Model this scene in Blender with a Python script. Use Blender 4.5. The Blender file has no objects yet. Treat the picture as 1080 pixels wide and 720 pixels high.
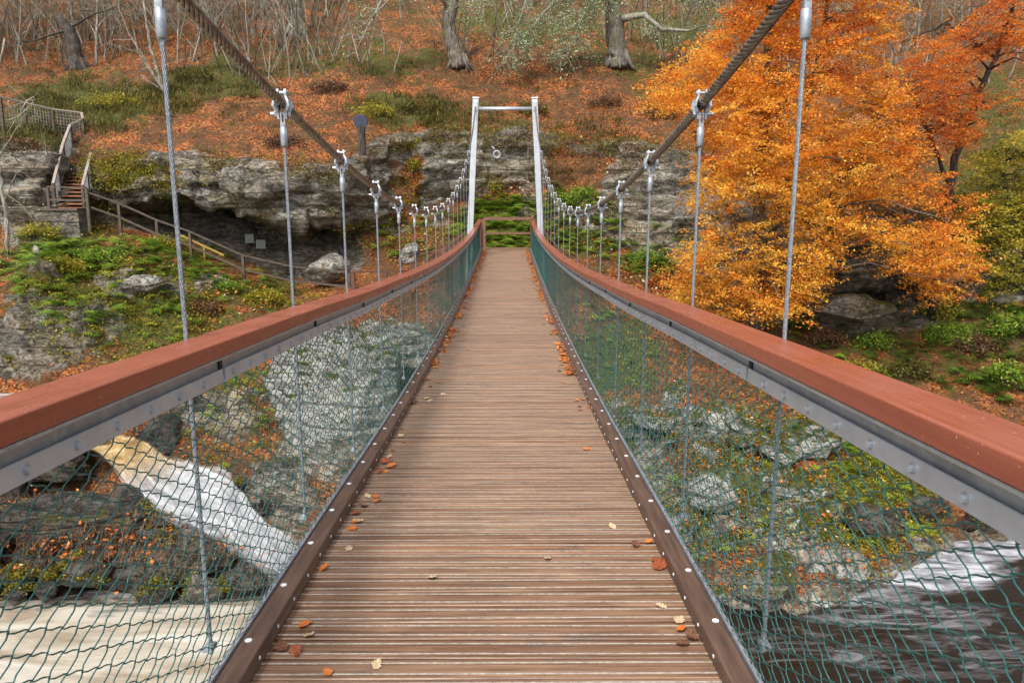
import bpy, math, random
import numpy as np
from mathutils import Vector, Matrix, Euler
R = math.radians
random.seed(7); rng = np.random.default_rng(11)
sc = bpy.context.scene
COL = sc.collection

# ------------------------------------------------------------------ camera and pixel -> world helper
F = 800.0; PITCH = math.atan(140 / F); YAW = math.atan(4.5 / (F / math.cos(PITCH)))
cam_d = bpy.data.cameras.new('camera'); cam_d.sensor_width = 36; cam_d.lens = 36 * F / 1080
cam_d.clip_start = 0.05; cam_d.clip_end = 600
cam = bpy.data.objects.new('camera', cam_d); COL.objects.link(cam)
CX = 0.069
cam.location = (CX, 0, 0); cam.rotation_euler = (R(90) - PITCH, 0, -YAW)
sc.camera = cam
_c, _s = math.cos(PITCH), math.sin(PITCH)
_cy, _sy = math.cos(-YAW), math.sin(-YAW)
def at(px, py, Y):
    px = np.asarray(px, float); py = np.asarray(py, float); Y = np.asarray(Y, float)
    x = (px - 540) / F; y = -(py - 360) / F
    vx = x; vy = _c + y * _s; vz = -_s + y * _c
    wx = _cy * vx - _sy * vy; wy = _sy * vx + _cy * vy
    t = Y / wy
    return np.stack([wx * t + CX, Y + 0 * t, vz * t], -1)
def A(px, py, Y): return Vector(at(px, py, Y).tolist())
def proj(P):
    P = np.asarray(P, float); x = P[..., 0] - CX; y = P[..., 1]; z = P[..., 2]
    rx = _cy * x + _sy * y; ry = -_sy * x + _cy * y
    d = ry * _c - z * _s; u = ry * _s + z * _c
    return 540 + F * rx / d, 360 - F * u / d

# ------------------------------------------------------------------ noise
def _h(ix, iy, iz, seed):
    n = (ix * 374761393 + iy * 668265263 + iz * 2147483647 + seed * 1274126177) & 0xFFFFFFFF
    n = ((n ^ (n >> 13)) * 1274126177) & 0xFFFFFFFF
    n = (n ^ (n >> 16)) & 0xFFFFFFFF
    n = (n * 2246822519) & 0xFFFFFFFF
    return ((n ^ (n >> 15)) & 0xFFFFFF) / float(0xFFFFFF)
def vnoise(P, seed=0):
    P = np.asarray(P, float); i = np.floor(P).astype(np.int64); f = P - i; f = f * f * (3 - 2 * f)
    x, y, z = i[..., 0], i[..., 1], i[..., 2]; fx, fy, fz = f[..., 0], f[..., 1], f[..., 2]
    def l(a, b, t): return a + (b - a) * t
    return l(l(l(_h(x, y, z, seed), _h(x + 1, y, z, seed), fx), l(_h(x, y + 1, z, seed), _h(x + 1, y + 1, z, seed), fx), fy),
             l(l(_h(x, y, z + 1, seed), _h(x + 1, y, z + 1, seed), fx), l(_h(x, y + 1, z + 1, seed), _h(x + 1, y + 1, z + 1, seed), fx), fy), fz) * 2 - 1
def fbm(P, sc_=(1, 1, 1), oct=4, seed=0, gain=.5, ridge=False):
    P = np.asarray(P, float) * np.asarray(sc_, float); a = 1; s = 0; t = 0
    for o in range(oct):
        n = vnoise(P * (2.03 ** o) + 17.3 * o, seed + o)
        if ridge: n = 1 - 2 * np.abs(n)
        s = s + a * n; t += a; a *= gain
    return s / t
def ss(a, b, x):
    t = np.clip((np.asarray(x, float) - a) / (b - a), 0, 1); return t * t * (3 - 2 * t)

# ------------------------------------------------------------------ mesh / object helpers
def link(name, me, mats, parent=None, smooth=False):
    ob = bpy.data.objects.new(name, me); COL.objects.link(ob)
    for m in (mats if isinstance(mats, (list, tuple)) else [mats]): me.materials.append(m)
    if parent: ob.parent = parent
    if smooth: me.polygons.foreach_set('use_smooth', [True] * len(me.polygons)); me.update()
    return ob
def npmesh(name, V, Fq, cols=None, k=4, mi=None):
    """V (n,3), Fq (m,k) index array, cols dict name->(n,4)"""
    me = bpy.data.meshes.new(name); V = np.asarray(V, np.float32); Fq = np.asarray(Fq, np.int32)
    me.vertices.add(len(V)); me.vertices.foreach_set('co', V.ravel())
    m = len(Fq); me.loops.add(m * k); me.loops.foreach_set('vertex_index', Fq.ravel())
    me.polygons.add(m); me.polygons.foreach_set('loop_start', np.arange(0, m * k, k, dtype=np.int32))
    me.polygons.foreach_set('loop_total', np.full(m, k, dtype=np.int32))
    if mi is not None: me.polygons.foreach_set('material_index', np.asarray(mi, np.int32))
    me.update(calc_edges=True)
    for n, c in (cols or {}).items():
        at_ = me.color_attributes.new(name=n, type='FLOAT_COLOR', domain='POINT')
        at_.data.foreach_set('color', np.asarray(c, np.float32).ravel())
    me.validate(); return me
def grid_faces(nu, nv):
    i = np.arange(nu - 1)[:, None] * nv + np.arange(nv - 1)[None, :]
    return np.stack([i, i + nv, i + nv + 1, i + 1], -1).reshape(-1, 4)
class MB:
    def __init__(s): s.v = []; s.f = []; s.mi = []; s.c = []
    def add(s, v, f, mi=0, c=0.5):
        b = len(s.v); s.v += [tuple(p) for p in v]; s.f += [tuple(b + i for i in q) for q in f]; s.mi += [mi] * len(f); s.c += [c] * len(v)
    def box(s, lo, hi, mi=0, M=None, c=.5):
        x0, y0, z0 = lo; x1, y1, z1 = hi
        v = [Vector(p) for p in ((x0, y0, z0), (x1, y0, z0), (x1, y1, z0), (x0, y1, z0), (x0, y0, z1), (x1, y0, z1), (x1, y1, z1), (x0, y1, z1))]
        if M: v = [M @ p for p in v]
        s.add(v, [(3, 2, 1, 0), (4, 5, 6, 7), (0, 1, 5, 4), (1, 2, 6, 5), (2, 3, 7, 6), (3, 0, 4, 7)], mi, c)
    def bar(s, a, b, w, h, mi=0, up=(0, 0, 1), c=.5):
        a = Vector(a); b = Vector(b); d = b - a; L = d.length; d.normalize(); u = Vector(up)
        x = d.cross(u)
        if x.length < 1e-4: x = Vector((1, 0, 0))
        x.normalize(); z = x.cross(d)
        M = Matrix((x, d, z)).transposed().to_4x4(); M.translation = a
        s.box((-w / 2, 0, -h / 2), (w / 2, L, h / 2), mi, M, c)
    def tube(s, pts, rad, n=6, mi=0, c=.5, cap=True):
        pts = [Vector(p) for p in pts]; rad = rad if isinstance(rad, (list, tuple)) else [rad] * len(pts)
        rings = []; px = None
        for i, p in enumerate(pts):
            d = (pts[min(i + 1, len(pts) - 1)] - pts[max(i - 1, 0)])
            if d.length < 1e-9: d = Vector((0, 0, 1))
            d.normalize()
            x = (px - d * px.dot(d)) if px is not None else d.orthogonal()
            if x.length < 1e-5: x = d.orthogonal()
            x.normalize(); px = x; y = d.cross(x)
            rings.append([p + (x * math.cos(2 * math.pi * k / n) + y * math.sin(2 * math.pi * k / n)) * rad[i] for k in range(n)])
        v = [q for r in rings for q in r]; f = []
        for i in range(len(pts) - 1):
            for k in range(n):
                k2 = (k + 1) % n; f.append((i * n + k, i * n + k2, (i + 1) * n + k2, (i + 1) * n + k))
        if cap: f.append(tuple(range(n - 1, -1, -1))); f.append(tuple((len(pts) - 1) * n + k for k in range(n)))
        s.add(v, f, mi, c)
    def disc(s, c0, ax, r, h, n=10, mi=0, c=.5):
        c0 = Vector(c0); ax = Vector(ax).normalized(); s.tube([c0, c0 + ax * h], r, n, mi, c)
    def mesh(s, name, col=False):
        me = bpy.data.meshes.new(name); me.from_pydata([tuple(p) for p in s.v], [], s.f)
        me.polygons.foreach_set('material_index', s.mi)
        if col:
            a_ = me.color_attributes.new(name='rnd', type='FLOAT_COLOR', domain='POINT')
            a_.data.foreach_set('color', np.repeat(np.array(s.c, np.float32)[:, None], 4, 1).ravel())
        me.update(); return me
    def build(s, name, mats, parent=None, smooth=False, col=False): return link(name, s.mesh(name, col), mats, parent, smooth)
def bevel(ob, w, seg=2):
    m = ob.modifiers.new('bevel', 'BEVEL'); m.width = w; m.segments = seg; m.limit_method = 'ANGLE'
def tag(o, label=None, cat=None, group=None, kind=None):
    if label: o['label'] = label
    if cat: o['category'] = cat
    if group: o['group'] = group
    if kind: o['kind'] = kind
    return o
def empty(name, loc=(0, 0, 0)):
    o = bpy.data.objects.new(name, None); COL.objects.link(o); o.location = loc; o.empty_display_size = .1; return o
bpy_update = lambda: bpy.context.view_layer.update()
def adopt(child, root):
    """parent keeping world coordinates of mesh data (root sits at its base)"""
    child.parent = root; child.matrix_parent_inverse = Matrix.Translation(-Vector(root.location))
    return child

# ------------------------------------------------------------------ materials
class NT:
    def __init__(s, name):
        s.m = bpy.data.materials.new(name); s.m.use_nodes = True; s.t = s.m.node_tree; s.n = s.t.nodes; s.L = s.t.links
        s.b = s.n['Principled BSDF']; s.tc = None
    def new(s, t, **kw):
        n = s.n.new(t)
        for k, v in kw.items(): setattr(n, k, v)
        return n
    def lk(s, a, b): s.L.new(a, b)
    def coord(s, scale=(1, 1, 1)):
        if not s.tc: s.tc = s.new('ShaderNodeTexCoord')
        mp = s.new('ShaderNodeMapping'); mp.inputs['Scale'].default_value = scale if isinstance(scale, tuple) else (scale,) * 3
        s.lk(s.tc.outputs['Object'], mp.inputs['Vector']); return mp.outputs['Vector']
    def noise(s, scale, detail=6, rough=.6, vec=None, dist=0):
        n = s.new('ShaderNodeTexNoise'); n.inputs['Scale'].default_value = 1 if isinstance(scale, tuple) else scale
        n.inputs['Detail'].default_value = detail; n.inputs['Roughness'].default_value = rough; n.inputs['Distortion'].default_value = dist
        s.lk(vec if vec is not None else s.coord(scale if isinstance(scale, tuple) else (1, 1, 1)), n.inputs['Vector']); return n.outputs['Fac']
    def voro(s, scale, feature='F1', out='Color', vec=None):
        n = s.new('ShaderNodeTexVoronoi', feature=feature); n.inputs['Scale'].default_value = scale
        s.lk(vec if vec is not None else s.coord(), n.inputs['Vector']); return n.outputs[out]
    def ramp(s, fac, stops, interp='LINEAR'):
        n = s.new('ShaderNodeValToRGB'); cr = n.color_ramp; cr.interpolation = interp
        while len(cr.elements) < len(stops): cr.elements.new(.5)
        for e, (p, c) in zip(cr.elements, stops):
            e.position = p; e.color = (c, c, c, 1) if not isinstance(c, tuple) else (*c, 1)
        s.lk(fac, n.inputs['Fac']); return n.outputs['Color']
    def mix(s, fac, a, b, mode='MIX'):
        n = s.new('ShaderNodeMix', data_type='RGBA', blend_type=mode)
        for i, x in ((0, fac), (6, a), (7, b)):
            if hasattr(x, 'is_output'): s.lk(x, n.inputs[i])
            elif isinstance(x, tuple): n.inputs[i].default_value = (*x, 1)
            else: n.inputs[i].default_value = x
        return n.outputs[2]
    def math(s, op, a, b=0., clamp=False):
        n = s.new('ShaderNodeMath', operation=op); n.use_clamp = clamp
        for i, x in ((0, a), (1, b)):
            if hasattr(x, 'is_output'): s.lk(x, n.inputs[i])
            else: n.inputs[i].default_value = x
        return n.outputs[0]
    def attr(s, name):
        n = s.new('ShaderNodeAttribute', attribute_name=name); return n
    def sep(s, col):
        n = s.new('ShaderNodeSeparateColor'); s.lk(col, n.inputs[0]); return n.outputs
    def bump(s, h, strength=.3, dist=.02):
        n = s.new('ShaderNodeBump'); n.inputs['Strength'].default_value = strength; n.inputs['Distance'].default_value = dist
        s.lk(h, n.inputs['Height']); s.lk(n.outputs['Normal'], s.b.inputs['Normal']); return n
    def set(s, base=None, rough=None, metal=None, spec=None):
        for k, v in (('Base Color', base), ('Roughness', rough), ('Metallic', metal), ('Specular IOR Level', spec)):
            if v is None: continue
            if hasattr(v, 'is_output'): s.lk(v, s.b.inputs[k])
            else: s.b.inputs[k].default_value = (*v, 1) if isinstance(v, tuple) else v
        return s.m

def mat_simple(name, c1, c2, rough=.6, scale=8, metal=0, bump=.2, bd=.01, spec=.5, stretch=None):
    t = NT(name); n = t.noise(stretch if stretch else scale, 6, .65)
    t.bump(n, bump, bd)
    return t.set(t.mix(t.ramp(n, [(.35, 0.), (.65, 1.)]), c1, c2), rough, metal, spec)

def mk_deck():
    t = NT('weathered deck timber'); rnd = t.sep(t.attr('rnd').outputs['Color'])[0]
    off = t.new('ShaderNodeCombineXYZ'); t.lk(t.math('MULTIPLY', rnd, 37.), off.inputs[0]); t.lk(t.math('MULTIPLY', rnd, 11.), off.inputs[1])
    ad = t.new('ShaderNodeVectorMath', operation='ADD'); t.lk(t.coord((2.2, 60, 60)), ad.inputs[0]); t.lk(off.outputs[0], ad.inputs[1])
    g = t.noise(1, 7, .7, ad.outputs[0])
    ad2 = t.new('ShaderNodeVectorMath', operation='ADD'); t.lk(t.coord((4, 9, 9)), ad2.inputs[0]); t.lk(off.outputs[0], ad2.inputs[1])
    blot = t.noise(1, 5, .6, ad2.outputs[0])
    c = t.ramp(g, [(.25, (.07, .042, .027)), (.42, (.19, .12, .08)), (.58, (.31, .215, .15)), (.78, (.44, .35, .27))])
    tone = t.ramp(rnd, [(0, (.74, .58, .47)), (.4, (.94, .8, .69)), (.7, (.98, .9, .83)), (1, (1.08, .84, .66))])
    c = t.mix(1., c, tone, 'MULTIPLY')
    c = t.mix(t.math('MULTIPLY', t.ramp(blot, [(.56, 0.), (.7, 1.)]), .55), c, (.34, .2, .12))
    c = t.mix(t.math('MULTIPLY', t.ramp(blot, [(.28, 1.), (.42, 0.)]), .6), c, (.1, .085, .075))
    t.bump(g, .5, .004)
    return t.set(c, t.ramp(blot, [(.3, .26), (.7, .5)]), 0, .5)
M_deck = mk_deck()
M_grit = mat_simple('worn grit strip', (.26, .225, .185), (.52, .47, .4), .6, 45, bump=.5, bd=.003)
M_kerb = mat_simple('dark brown kerb timber', (.075, .043, .03), (.15, .088, .06), .5, bump=.25, bd=.004, stretch=(40, 2.5, 40))
def mk_rail():
    t = NT('wet terracotta painted handrail'); n = t.noise((60, .5, 60), 4, .5); w = t.noise(90, 3, .5)
    c = t.ramp(n, [(.3, (.27, .075, .042)), (.55, (.32, .092, .052)), (.75, (.38, .12, .07))])
    c = t.mix(t.ramp(w, [(.7, 0.), (.74, .6)]), c, (.6, .5, .44))
    bn = t.new('ShaderNodeMath', operation='ADD'); t.lk(n, bn.inputs[0]); t.lk(t.noise(220, 3, .5), bn.inputs[1])
    t.bump(bn.outputs[0], .05, .003)
    return t.set(c, t.ramp(t.noise(5, 5, .65), [(.35, .2), (.65, .45)]), 0, .5)
M_rail = mk_rail()
def mk_galv(name, a, b, rough=.42):
    t = NT(name); v = t.voro(38, out='Color'); s = t.sep(v)[0]; n = t.noise(6, 6, .65)
    c = t.mix(t.math('MULTIPLY', s, .35), t.mix(t.ramp(n, [(.3, 0.), (.7, 1.)]), a, b), (.62, .65, .68))
    t.bump(n, .1, .003); return t.set(c, rough, .55, .5)
M_galv = mk_galv('galvanised steel', (.44, .49, .55), (.6, .66, .72))
M_galv_l = mk_galv('bright galvanised steel', (.24, .27, .3), (.38, .41, .45), .45)
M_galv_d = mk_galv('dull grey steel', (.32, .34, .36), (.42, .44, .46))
M_black = mat_simple('black gap fill', (.01, .01, .01), (.02, .02, .02), .8, 20)
M_cable = mat_simple('brown weathered wire rope', (.13, .11, .085), (.36, .32, .26), .45, 30, metal=.8, bump=.2, bd=.003)
M_rope = mat_simple('grey wire rope', (.17, .19, .22), (.36, .39, .42), .45, 120, metal=.5)
M_net = mat_simple('green plastic coated wire', (.016, .095, .086), (.038, .155, .142), .35, 20, bump=0.02)
M_tower = mk_galv('pale galvanised tower steel', (.42, .46, .5), (.58, .61, .65), .42)
M_white = mat_simple('white plastic cap', (.75, .76, .78), (.85, .85, .86), .4, 10)
M_fwood = mat_simple('dark wet fence timber', (.045, .032, .024), (.12, .085, .06), .6, bump=.3, stretch=(10, 10, 10))
M_fwood_l = mat_simple('pale weathered rail timber', (.22, .18, .15), (.36, .3, .26), .6, 12)
M_fred = mat_simple('red brown landing timber', (.08, .034, .022), (.15, .064, .04), .55, 12)
M_fbar = mat_simple('brown barrier timber', (.13, .06, .04), (.22, .11, .075), .55, 12)
M_step = mat_simple('red brown stair boards with leaves', (.13, .06, .04), (.4, .15, .07), .7, 14)
M_yel = mat_simple('ochre rail timber', (.34, .2, .05), (.45, .3, .09), .6, 12)
M_disc = mat_simple('slate blue disc', (.035, .04, .075), (.08, .09, .14), .5, 30)
M_pale = mat_simple('pale painted panel', (.1, .12, .115), (.17, .2, .19), .6, 20)

def rock_color(t, lich=.5, dark=1.):
    n1 = t.noise(.55, 6, .6); n2 = t.noise((2.2, 2.2, 7.), 8, .68); n3 = t.noise(3.6, 9, .78); n4 = t.noise(16., 5, .7); n5 = t.noise((.8, .8, 3.), 7, .7, dist=.6)
    c = t.ramp(n2, [(.3, (.075 * dark, .068 * dark, .058 * dark)), (.44, (.18 * dark, .165 * dark, .14 * dark)), (.58, (.3 * dark, .285 * dark, .25 * dark)), (.72, (.42 * dark, .405 * dark, .36 * dark))])
    c = t.mix(t.math('MULTIPLY', t.ramp(n1, [(.42, 0.), (.6, 1.)]), .6), c, (.27 * dark, .19 * dark, .11 * dark))
    # dark wet stains and algae
    c = t.mix(t.math('MULTIPLY', t.ramp(n5, [(.5, 0.), (.6, 1.)]), .8), c, (.05 * dark, .045 * dark, .036 * dark))
    f = t.math('ADD', t.math('MULTIPLY', n3, .8), t.math('MULTIPLY', n1, .35))
    k = .78 - .2 * lich
    c = t.mix(t.ramp(f, [(k, 0.), (k + .06, .9)]), c, (.6, .6, .54))
    c = t.mix(t.ramp(n4, [(.36, .85), (.45, 0.)]), c, (.05 * dark, .045 * dark, .04 * dark))
    # bedding planes, irregular and broken
    wv = t.new('ShaderNodeTexWave', bands_direction='Z'); wv.inputs['Scale'].default_value = .42; wv.inputs['Distortion'].default_value = 5.; wv.inputs['Detail'].default_value = 4; wv.inputs['Detail Scale'].default_value = .55
    t.lk(t.coord((.35, .35, 1.6)), wv.inputs['Vector'])
    bed = t.ramp(wv.outputs['Fac'], [(.0, 1.), (.07, 0.)]); bed = t.math('MULTIPLY', bed, t.ramp(n1, [(.4, 0.), (.5, 1.)]))
    rg_ = t.noise((1.3, 1.3, 2.6), 9, .72, dist=1.2); rg_ = t.math('ABSOLUTE', t.math('SUBTRACT', rg_, .5))
    crack = t.math('MAXIMUM', t.math('MULTIPLY', t.ramp(rg_, [(0., 1.), (.022, 0.)]), .8), t.math('MULTIPLY', bed, .7))
    c = t.mix(t.math('MULTIPLY', crack, .85), c, (.02, .018, .016))
    h = t.math('ADD', t.math('MULTIPLY', n2, .8), t.math('ADD', t.math('MULTIPLY', n3, .9), t.math('MULTIPLY', crack, -.5)))
    return c, h
def mk_rock(name, lich, dark=1., moss=.25, wet=.65):
    t = NT(name); c, h = rock_color(t, lich, dark)
    g = t.new('ShaderNodeNewGeometry'); z = t.new('ShaderNodeSeparateXYZ'); t.lk(g.outputs['Normal'], z.inputs[0])
    mm = t.math('ADD', t.math('MULTIPLY', z.outputs[2], .35), t.noise(1.7, 6, .7))
    mk = t.ramp(mm, [(.98 - moss, 0.), (1.06 - moss, 1.)])
    mc = t.ramp(t.noise(11, 5, .7), [(.3, (.035, .045, .008)), (.5, (.11, .13, .015)), (.7, (.22, .13, .03))])
    t.bump(t.math('ADD', h, t.math('MULTIPLY', t.noise(40, 4, .7), .25)), 1., .2)
    return t.set(t.mix(mk, c, mc), wet, 0, .4)
M_rock = mk_rock('mossy grey rock', .6, 1.25)
M_rock_w = mk_rock('pale lichened rock', 1.05, 1.6, .05)
M_rock_r = mk_rock('white lichen and moss rock', 1.5, 1.5, .3)
M_rock_d = mk_rock('dark wet river rock', .3, .62, .12, .35)

def mk_terrain():
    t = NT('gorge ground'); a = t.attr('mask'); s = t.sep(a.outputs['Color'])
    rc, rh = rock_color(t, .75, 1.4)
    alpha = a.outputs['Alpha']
    rc = t.mix(t.math('MULTIPLY', alpha, .6), rc, (.06, .05, .036)); rc = t.mix(.18, rc, (.1, .085, .05))  # mask alpha darkens rock: painted hollow shade, plus the dark left bank rock
    v = t.voro(19., out='Color'); vs = t.sep(v)
    lv = t.ramp(vs[0], [(0., (.04, .016, .009)), (.3, (.18, .052, .018)), (.6, (.4, .11, .026)), (.85, (.54, .19, .045)), (1., (.5, .3, .13))])
    big = t.noise(.8, 7, .7)
    lv = t.mix(t.math('MULTIPLY', t.ramp(big, [(.42, 0.), (.56, 1.)]), .85), lv, t.ramp(t.noise(6, 5, .7), [(.3, (.045, .03, .014)), (.7, (.16, .09, .04))]))
    gr = t.ramp(t.noise((9., 9., 5.), 7, .75), [(.3, (.02, .025, .006)), (.45, (.06, .07, .012)), (.6, (.13, .14, .02)), (.78, (.27, .24, .04))])
    gr = t.mix(t.math('MULTIPLY', t.ramp(t.noise(2.4, 6, .7), [(.5, 0.), (.62, 1.)]), .7), gr, (.17, .09, .03))
    fine = t.math('MULTIPLY', t.math('SUBTRACT', t.noise(2.2, 9, .82), .5), 2.6)
    g = t.ramp(t.math('ADD', s[1], fine), [(.42, 0.), (.58, 1.)])
    c = t.mix(g, lv, gr)
    r = t.ramp(t.math('ADD', s[0], t.math('MULTIPLY', fine, .6)), [(.42, 0.), (.55, 1.)])
    c = t.mix(r, c, rc)
    lh = t.math('ADD', t.math('MULTIPLY', vs[1], .5), t.noise(9, 6, .8))
    hm = t.new('ShaderNodeMix', data_type='FLOAT'); t.lk(r, hm.inputs[0]); t.lk(lh, hm.inputs[2]); t.lk(rh, hm.inputs[3])
    t.bump(hm.outputs[0], .9, .13)
    return t.set(c, .75, 0, .3)
M_terr = mk_terrain()

def mk_leaf(name, stops, trans=.35, rough=.55):
    t = NT(name); s = t.sep(t.attr('rnd').outputs['Color'])[0]
    c = t.ramp(s, stops); t.set(c, rough, 0, .3)
    tr = t.new('ShaderNodeBsdfTranslucent'); t.lk(c, tr.inputs['Color'])
    mx = t.new('ShaderNodeMixShader'); mx.inputs[0].default_value = trans
    out = t.n['Material Output']; t.lk(t.b.outputs[0], mx.inputs[1]); t.lk(tr.outputs[0], mx.inputs[2]); t.lk(mx.outputs[0], out.inputs['Surface'])
    return t.m
M_lorange = mk_leaf('orange beech leaves', [(0, (.4, .09, .02)), (.2, (.72, .2, .03)), (.45, (.85, .35, .045)), (.7, (.9, .49, .065)), (1, (.93, .64, .12))], .45)
M_lred = mk_leaf('red orange leaves', [(0, (.3, .08, .022)), (.4, (.64, .18, .035)), (.75, (.78, .28, .045)), (1, (.85, .4, .06))], .45)
M_lolive = mk_leaf('olive yellow leaves', [(0, (.07, .075, .014)), (.4, (.26, .24, .03)), (.75, (.5, .41, .045)), (1, (.66, .5, .07))])
M_lfern = mk_leaf('fern green', [(0, (.04, .08, .014)), (.4, (.13, .24, .028)), (.75, (.3, .42, .04)), (1, (.55, .5, .05))])
M_lyel = mk_leaf('yellow green moss leaves', [(0, (.08, .08, .01)), (.5, (.28, .24, .02)), (1, (.55, .42, .04))])
M_lbrown = mk_leaf('brown heather', [(0, (.035, .02, .014)), (.5, (.13, .065, .035)), (1, (.27, .14, .06))], .15)
M_lgrass = mk_leaf('hill grass', [(0, (.03, .028, .009)), (.4, (.085, .08, .017)), (.75, (.17, .145, .026)), (1, (.32, .23, .06))], .25)
M_llitter = mk_leaf('fallen beech leaves', [(0, (.06, .022, .012)), (.35, (.32, .08, .018)), (.7, (.56, .165, .028)), (.93, (.66, .27, .06)), (1, (.55, .43, .28))], .1)
M_llichen = mk_leaf('pale lichen tufts', [(0, (.14, .17, .09)), (.5, (.32, .37, .2)), (1, (.5, .54, .34))], .2)
def mk_bark(name, a, b, c3=None, sc_=(14, 14, 3)):
    t = NT(name); n = t.noise(sc_, 7, .7); n2 = t.noise(2.5, 5, .7)
    c = t.mix(t.ramp(n, [(.4, 0.), (.6, 1.)]), a, b)
    if c3: c = t.mix(t.ramp(n2, [(.52, 0.), (.6, .85)]), c, c3)
    t.bump(n, .8, .03); return t.set(c, .8, 0, .3)
M_birch = mk_bark('pale birch bark', (.12, .105, .085), (.36, .33, .28), (.12, .12, .05))
M_bark = mk_bark('lichened oak bark', (.07, .055, .045), (.24, .21, .18), (.13, .13, .055))
M_bark_d = mk_bark('dark wet bark', (.03, .025, .02), (.1, .08, .065))
M_bark_g = mk_bark('grey branch bark', (.17, .155, .125), (.4, .37, .31), (.2, .21, .12))

# ------------------------------------------------------------------ bridge curves
def hermite(xs, ys):
    xs = np.array(xs, float); ys = np.array(ys, float); d = np.gradient(ys, xs)
    def f(x):
        x = np.asarray(x, float); xx = np.clip(x, xs[0], xs[-1]); i = np.clip(np.searchsorted(xs, xx) - 1, 0, len(xs) - 2)
        h = xs[i + 1] - xs[i]; t = (xx - xs[i]) / h
        return (2*t**3-3*t**2+1)*ys[i] + (t**3-2*t**2+t)*h*d[i] + (-2*t**3+3*t**2)*ys[i+1] + (t**3-t**2)*h*d[i+1] + (x-xx)*0
    return f
zd = hermite([-2, 0, 2.2, 3.5, 5.5, 8, 11, 14, 17, 20, 22.5, 25.2], [-1.36, -1.40, -1.465, -1.51, -1.585, -1.63, -1.65, -1.63, -1.575, -1.50, -1.43, -1.34])
zr = hermite([-2, 0, 2.35, 3.55, 4.75, 6, 7.2, 8.5, 10, 12, 14.5, 17, 19.5, 22, 25.2], [-.27, -.315, -.40, -.45, -.51, -.555, -.60, -.64, -.675, -.70, -.705, -.685, -.63, -.54, -.385])
zc = lambda y: np.where(np.asarray(y) < 20, .0131 * (np.asarray(y, float) - 9.75) ** 2 - .04, 0)
_far = hermite([19, 20, 20.8, 21.6, 22.4], [1.08, 1.31, 1.62, 2.1, 2.9])
def cab(y): return float(zc(y)) if y < 19.6 else float(_far(y))
xcab = hermite([-2, 14, 18, 20, 21.2, 22.4], [.945, .945, .95, .95, .92, .84])
HANG = [2.35 + 1.2 * k for k in range(-3, 16)]
Y0, Y1 = -1.4, 25.2

bridge = empty('suspension_footbridge', (0, 2.2, float(zd(2.2))))
tag(bridge, 'narrow suspension footbridge with timber deck, terracotta handrails and green chain link sides', 'footbridge')
def P(name, mb, mats, par=None, smooth=False, col=False, bev=0):
    o = mb.build(name, mats, None, smooth, col); adopt(o, bridge if par is None else bridge)
    if par is not None:
        o.parent = par; o.matrix_parent_inverse = Matrix.Identity(4)
        if par.type == 'EMPTY' or par.parent == bridge: o.matrix_parent_inverse = Matrix.Identity(4)
    if bev: bevel(o, bev)
    return o
def sweep(mb, prof, ys, zf, sx=1, mi=0, c=.5):
    n = len(prof); v = []; f = []
    for y in ys:
        z = float(zf(y))
        for (x, h) in prof: v.append((x * sx, y, z + h))
    for i in range(len(ys) - 1):
        for k in range(n):
            k2 = (k + 1) % n; q = (i * n + k, i * n + k2, (i + 1) * n + k2, (i + 1) * n + k); f.append(q if sx > 0 else q[::-1])
    f.append(tuple(range(n))[::-1] if sx > 0 else tuple(range(n))); f.append(tuple((len(ys) - 1) * n + k for k in (range(n) if sx > 0 else range(n - 1, -1, -1))))
    mb.add(v, f, mi, c)
def rprof(x0, x1, z0, z1, r, n=4):
    out = []
    for cx, cz, a0 in ((x1 - r, z1 - r, 0), (x0 + r, z1 - r, 90), (x0 + r, z0 + r, 180), (x1 - r, z0 + r, 270)):
        for k in range(n + 1):
            a = R(a0 + 90 * k / n); out.append((cx + r * math.cos(a), cz + r * math.sin(a)))
    return out[::-1]

# deck boards
mb = MB(); y = Y0; i = 0
while y < 25.0:
    z = float(zd(y + .058)); sl = float(zd(y + .1) - zd(y)) / .1; dz = random.uniform(-.002, .002); c = random.random(); w = .109 + random.uniform(-.002, .002)
    e0 = random.uniform(-.004, .004)
    prof = [(0, -.05), (0, -.003), (.003, 0), (.018, 0), (.018, .0022), (.027, .0022), (.027, 0), (w - .027, 0), (w - .027, .0022), (w - .018, .0022), (w - .018, 0), (w - .003, 0), (w, -.003), (w, -.05)]
    n = len(prof); xs = (-.80, .80); v = [(xx, y + a, z + b + dz + sl * (a - .058) + e0 * xx) for xx in xs for (a, b) in prof]
    for k in range(n):
        k2 = (k + 1) % n; q = [(k2, k, n + k, n + k2)]
        b = len(mb.v)
        if k == 0: mb.add(v, q, 0, c); base = b
        else: mb.f.append(tuple(base + t_ for t_ in q[0])); mb.mi.append(1 if k in (3, 4, 5, 7, 8, 9) and k in (4, 8) else 0)
    y += .1195 + (.022 if 7.6 < y < 7.72 else 0); i += 1
# near Y ~ 10.5 a wider joint shows as a dark line
deck = P('deck', mb, [M_deck, M_grit], col=True)
# bearers below deck
mb = MB()
for sx in (-.55, .55): sweep(mb, rprof(sx - .04, sx + .04, -.2, -.054, .004, 1), np.linspace(Y0, 25.1, 60), zd)
for hy in HANG: mb.bar((-.96, hy, float(zd(hy)) - .23), (.96, hy, float(zd(hy)) - .23), .08, .06)
P('deck_bearer', mb, M_galv_d)

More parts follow.
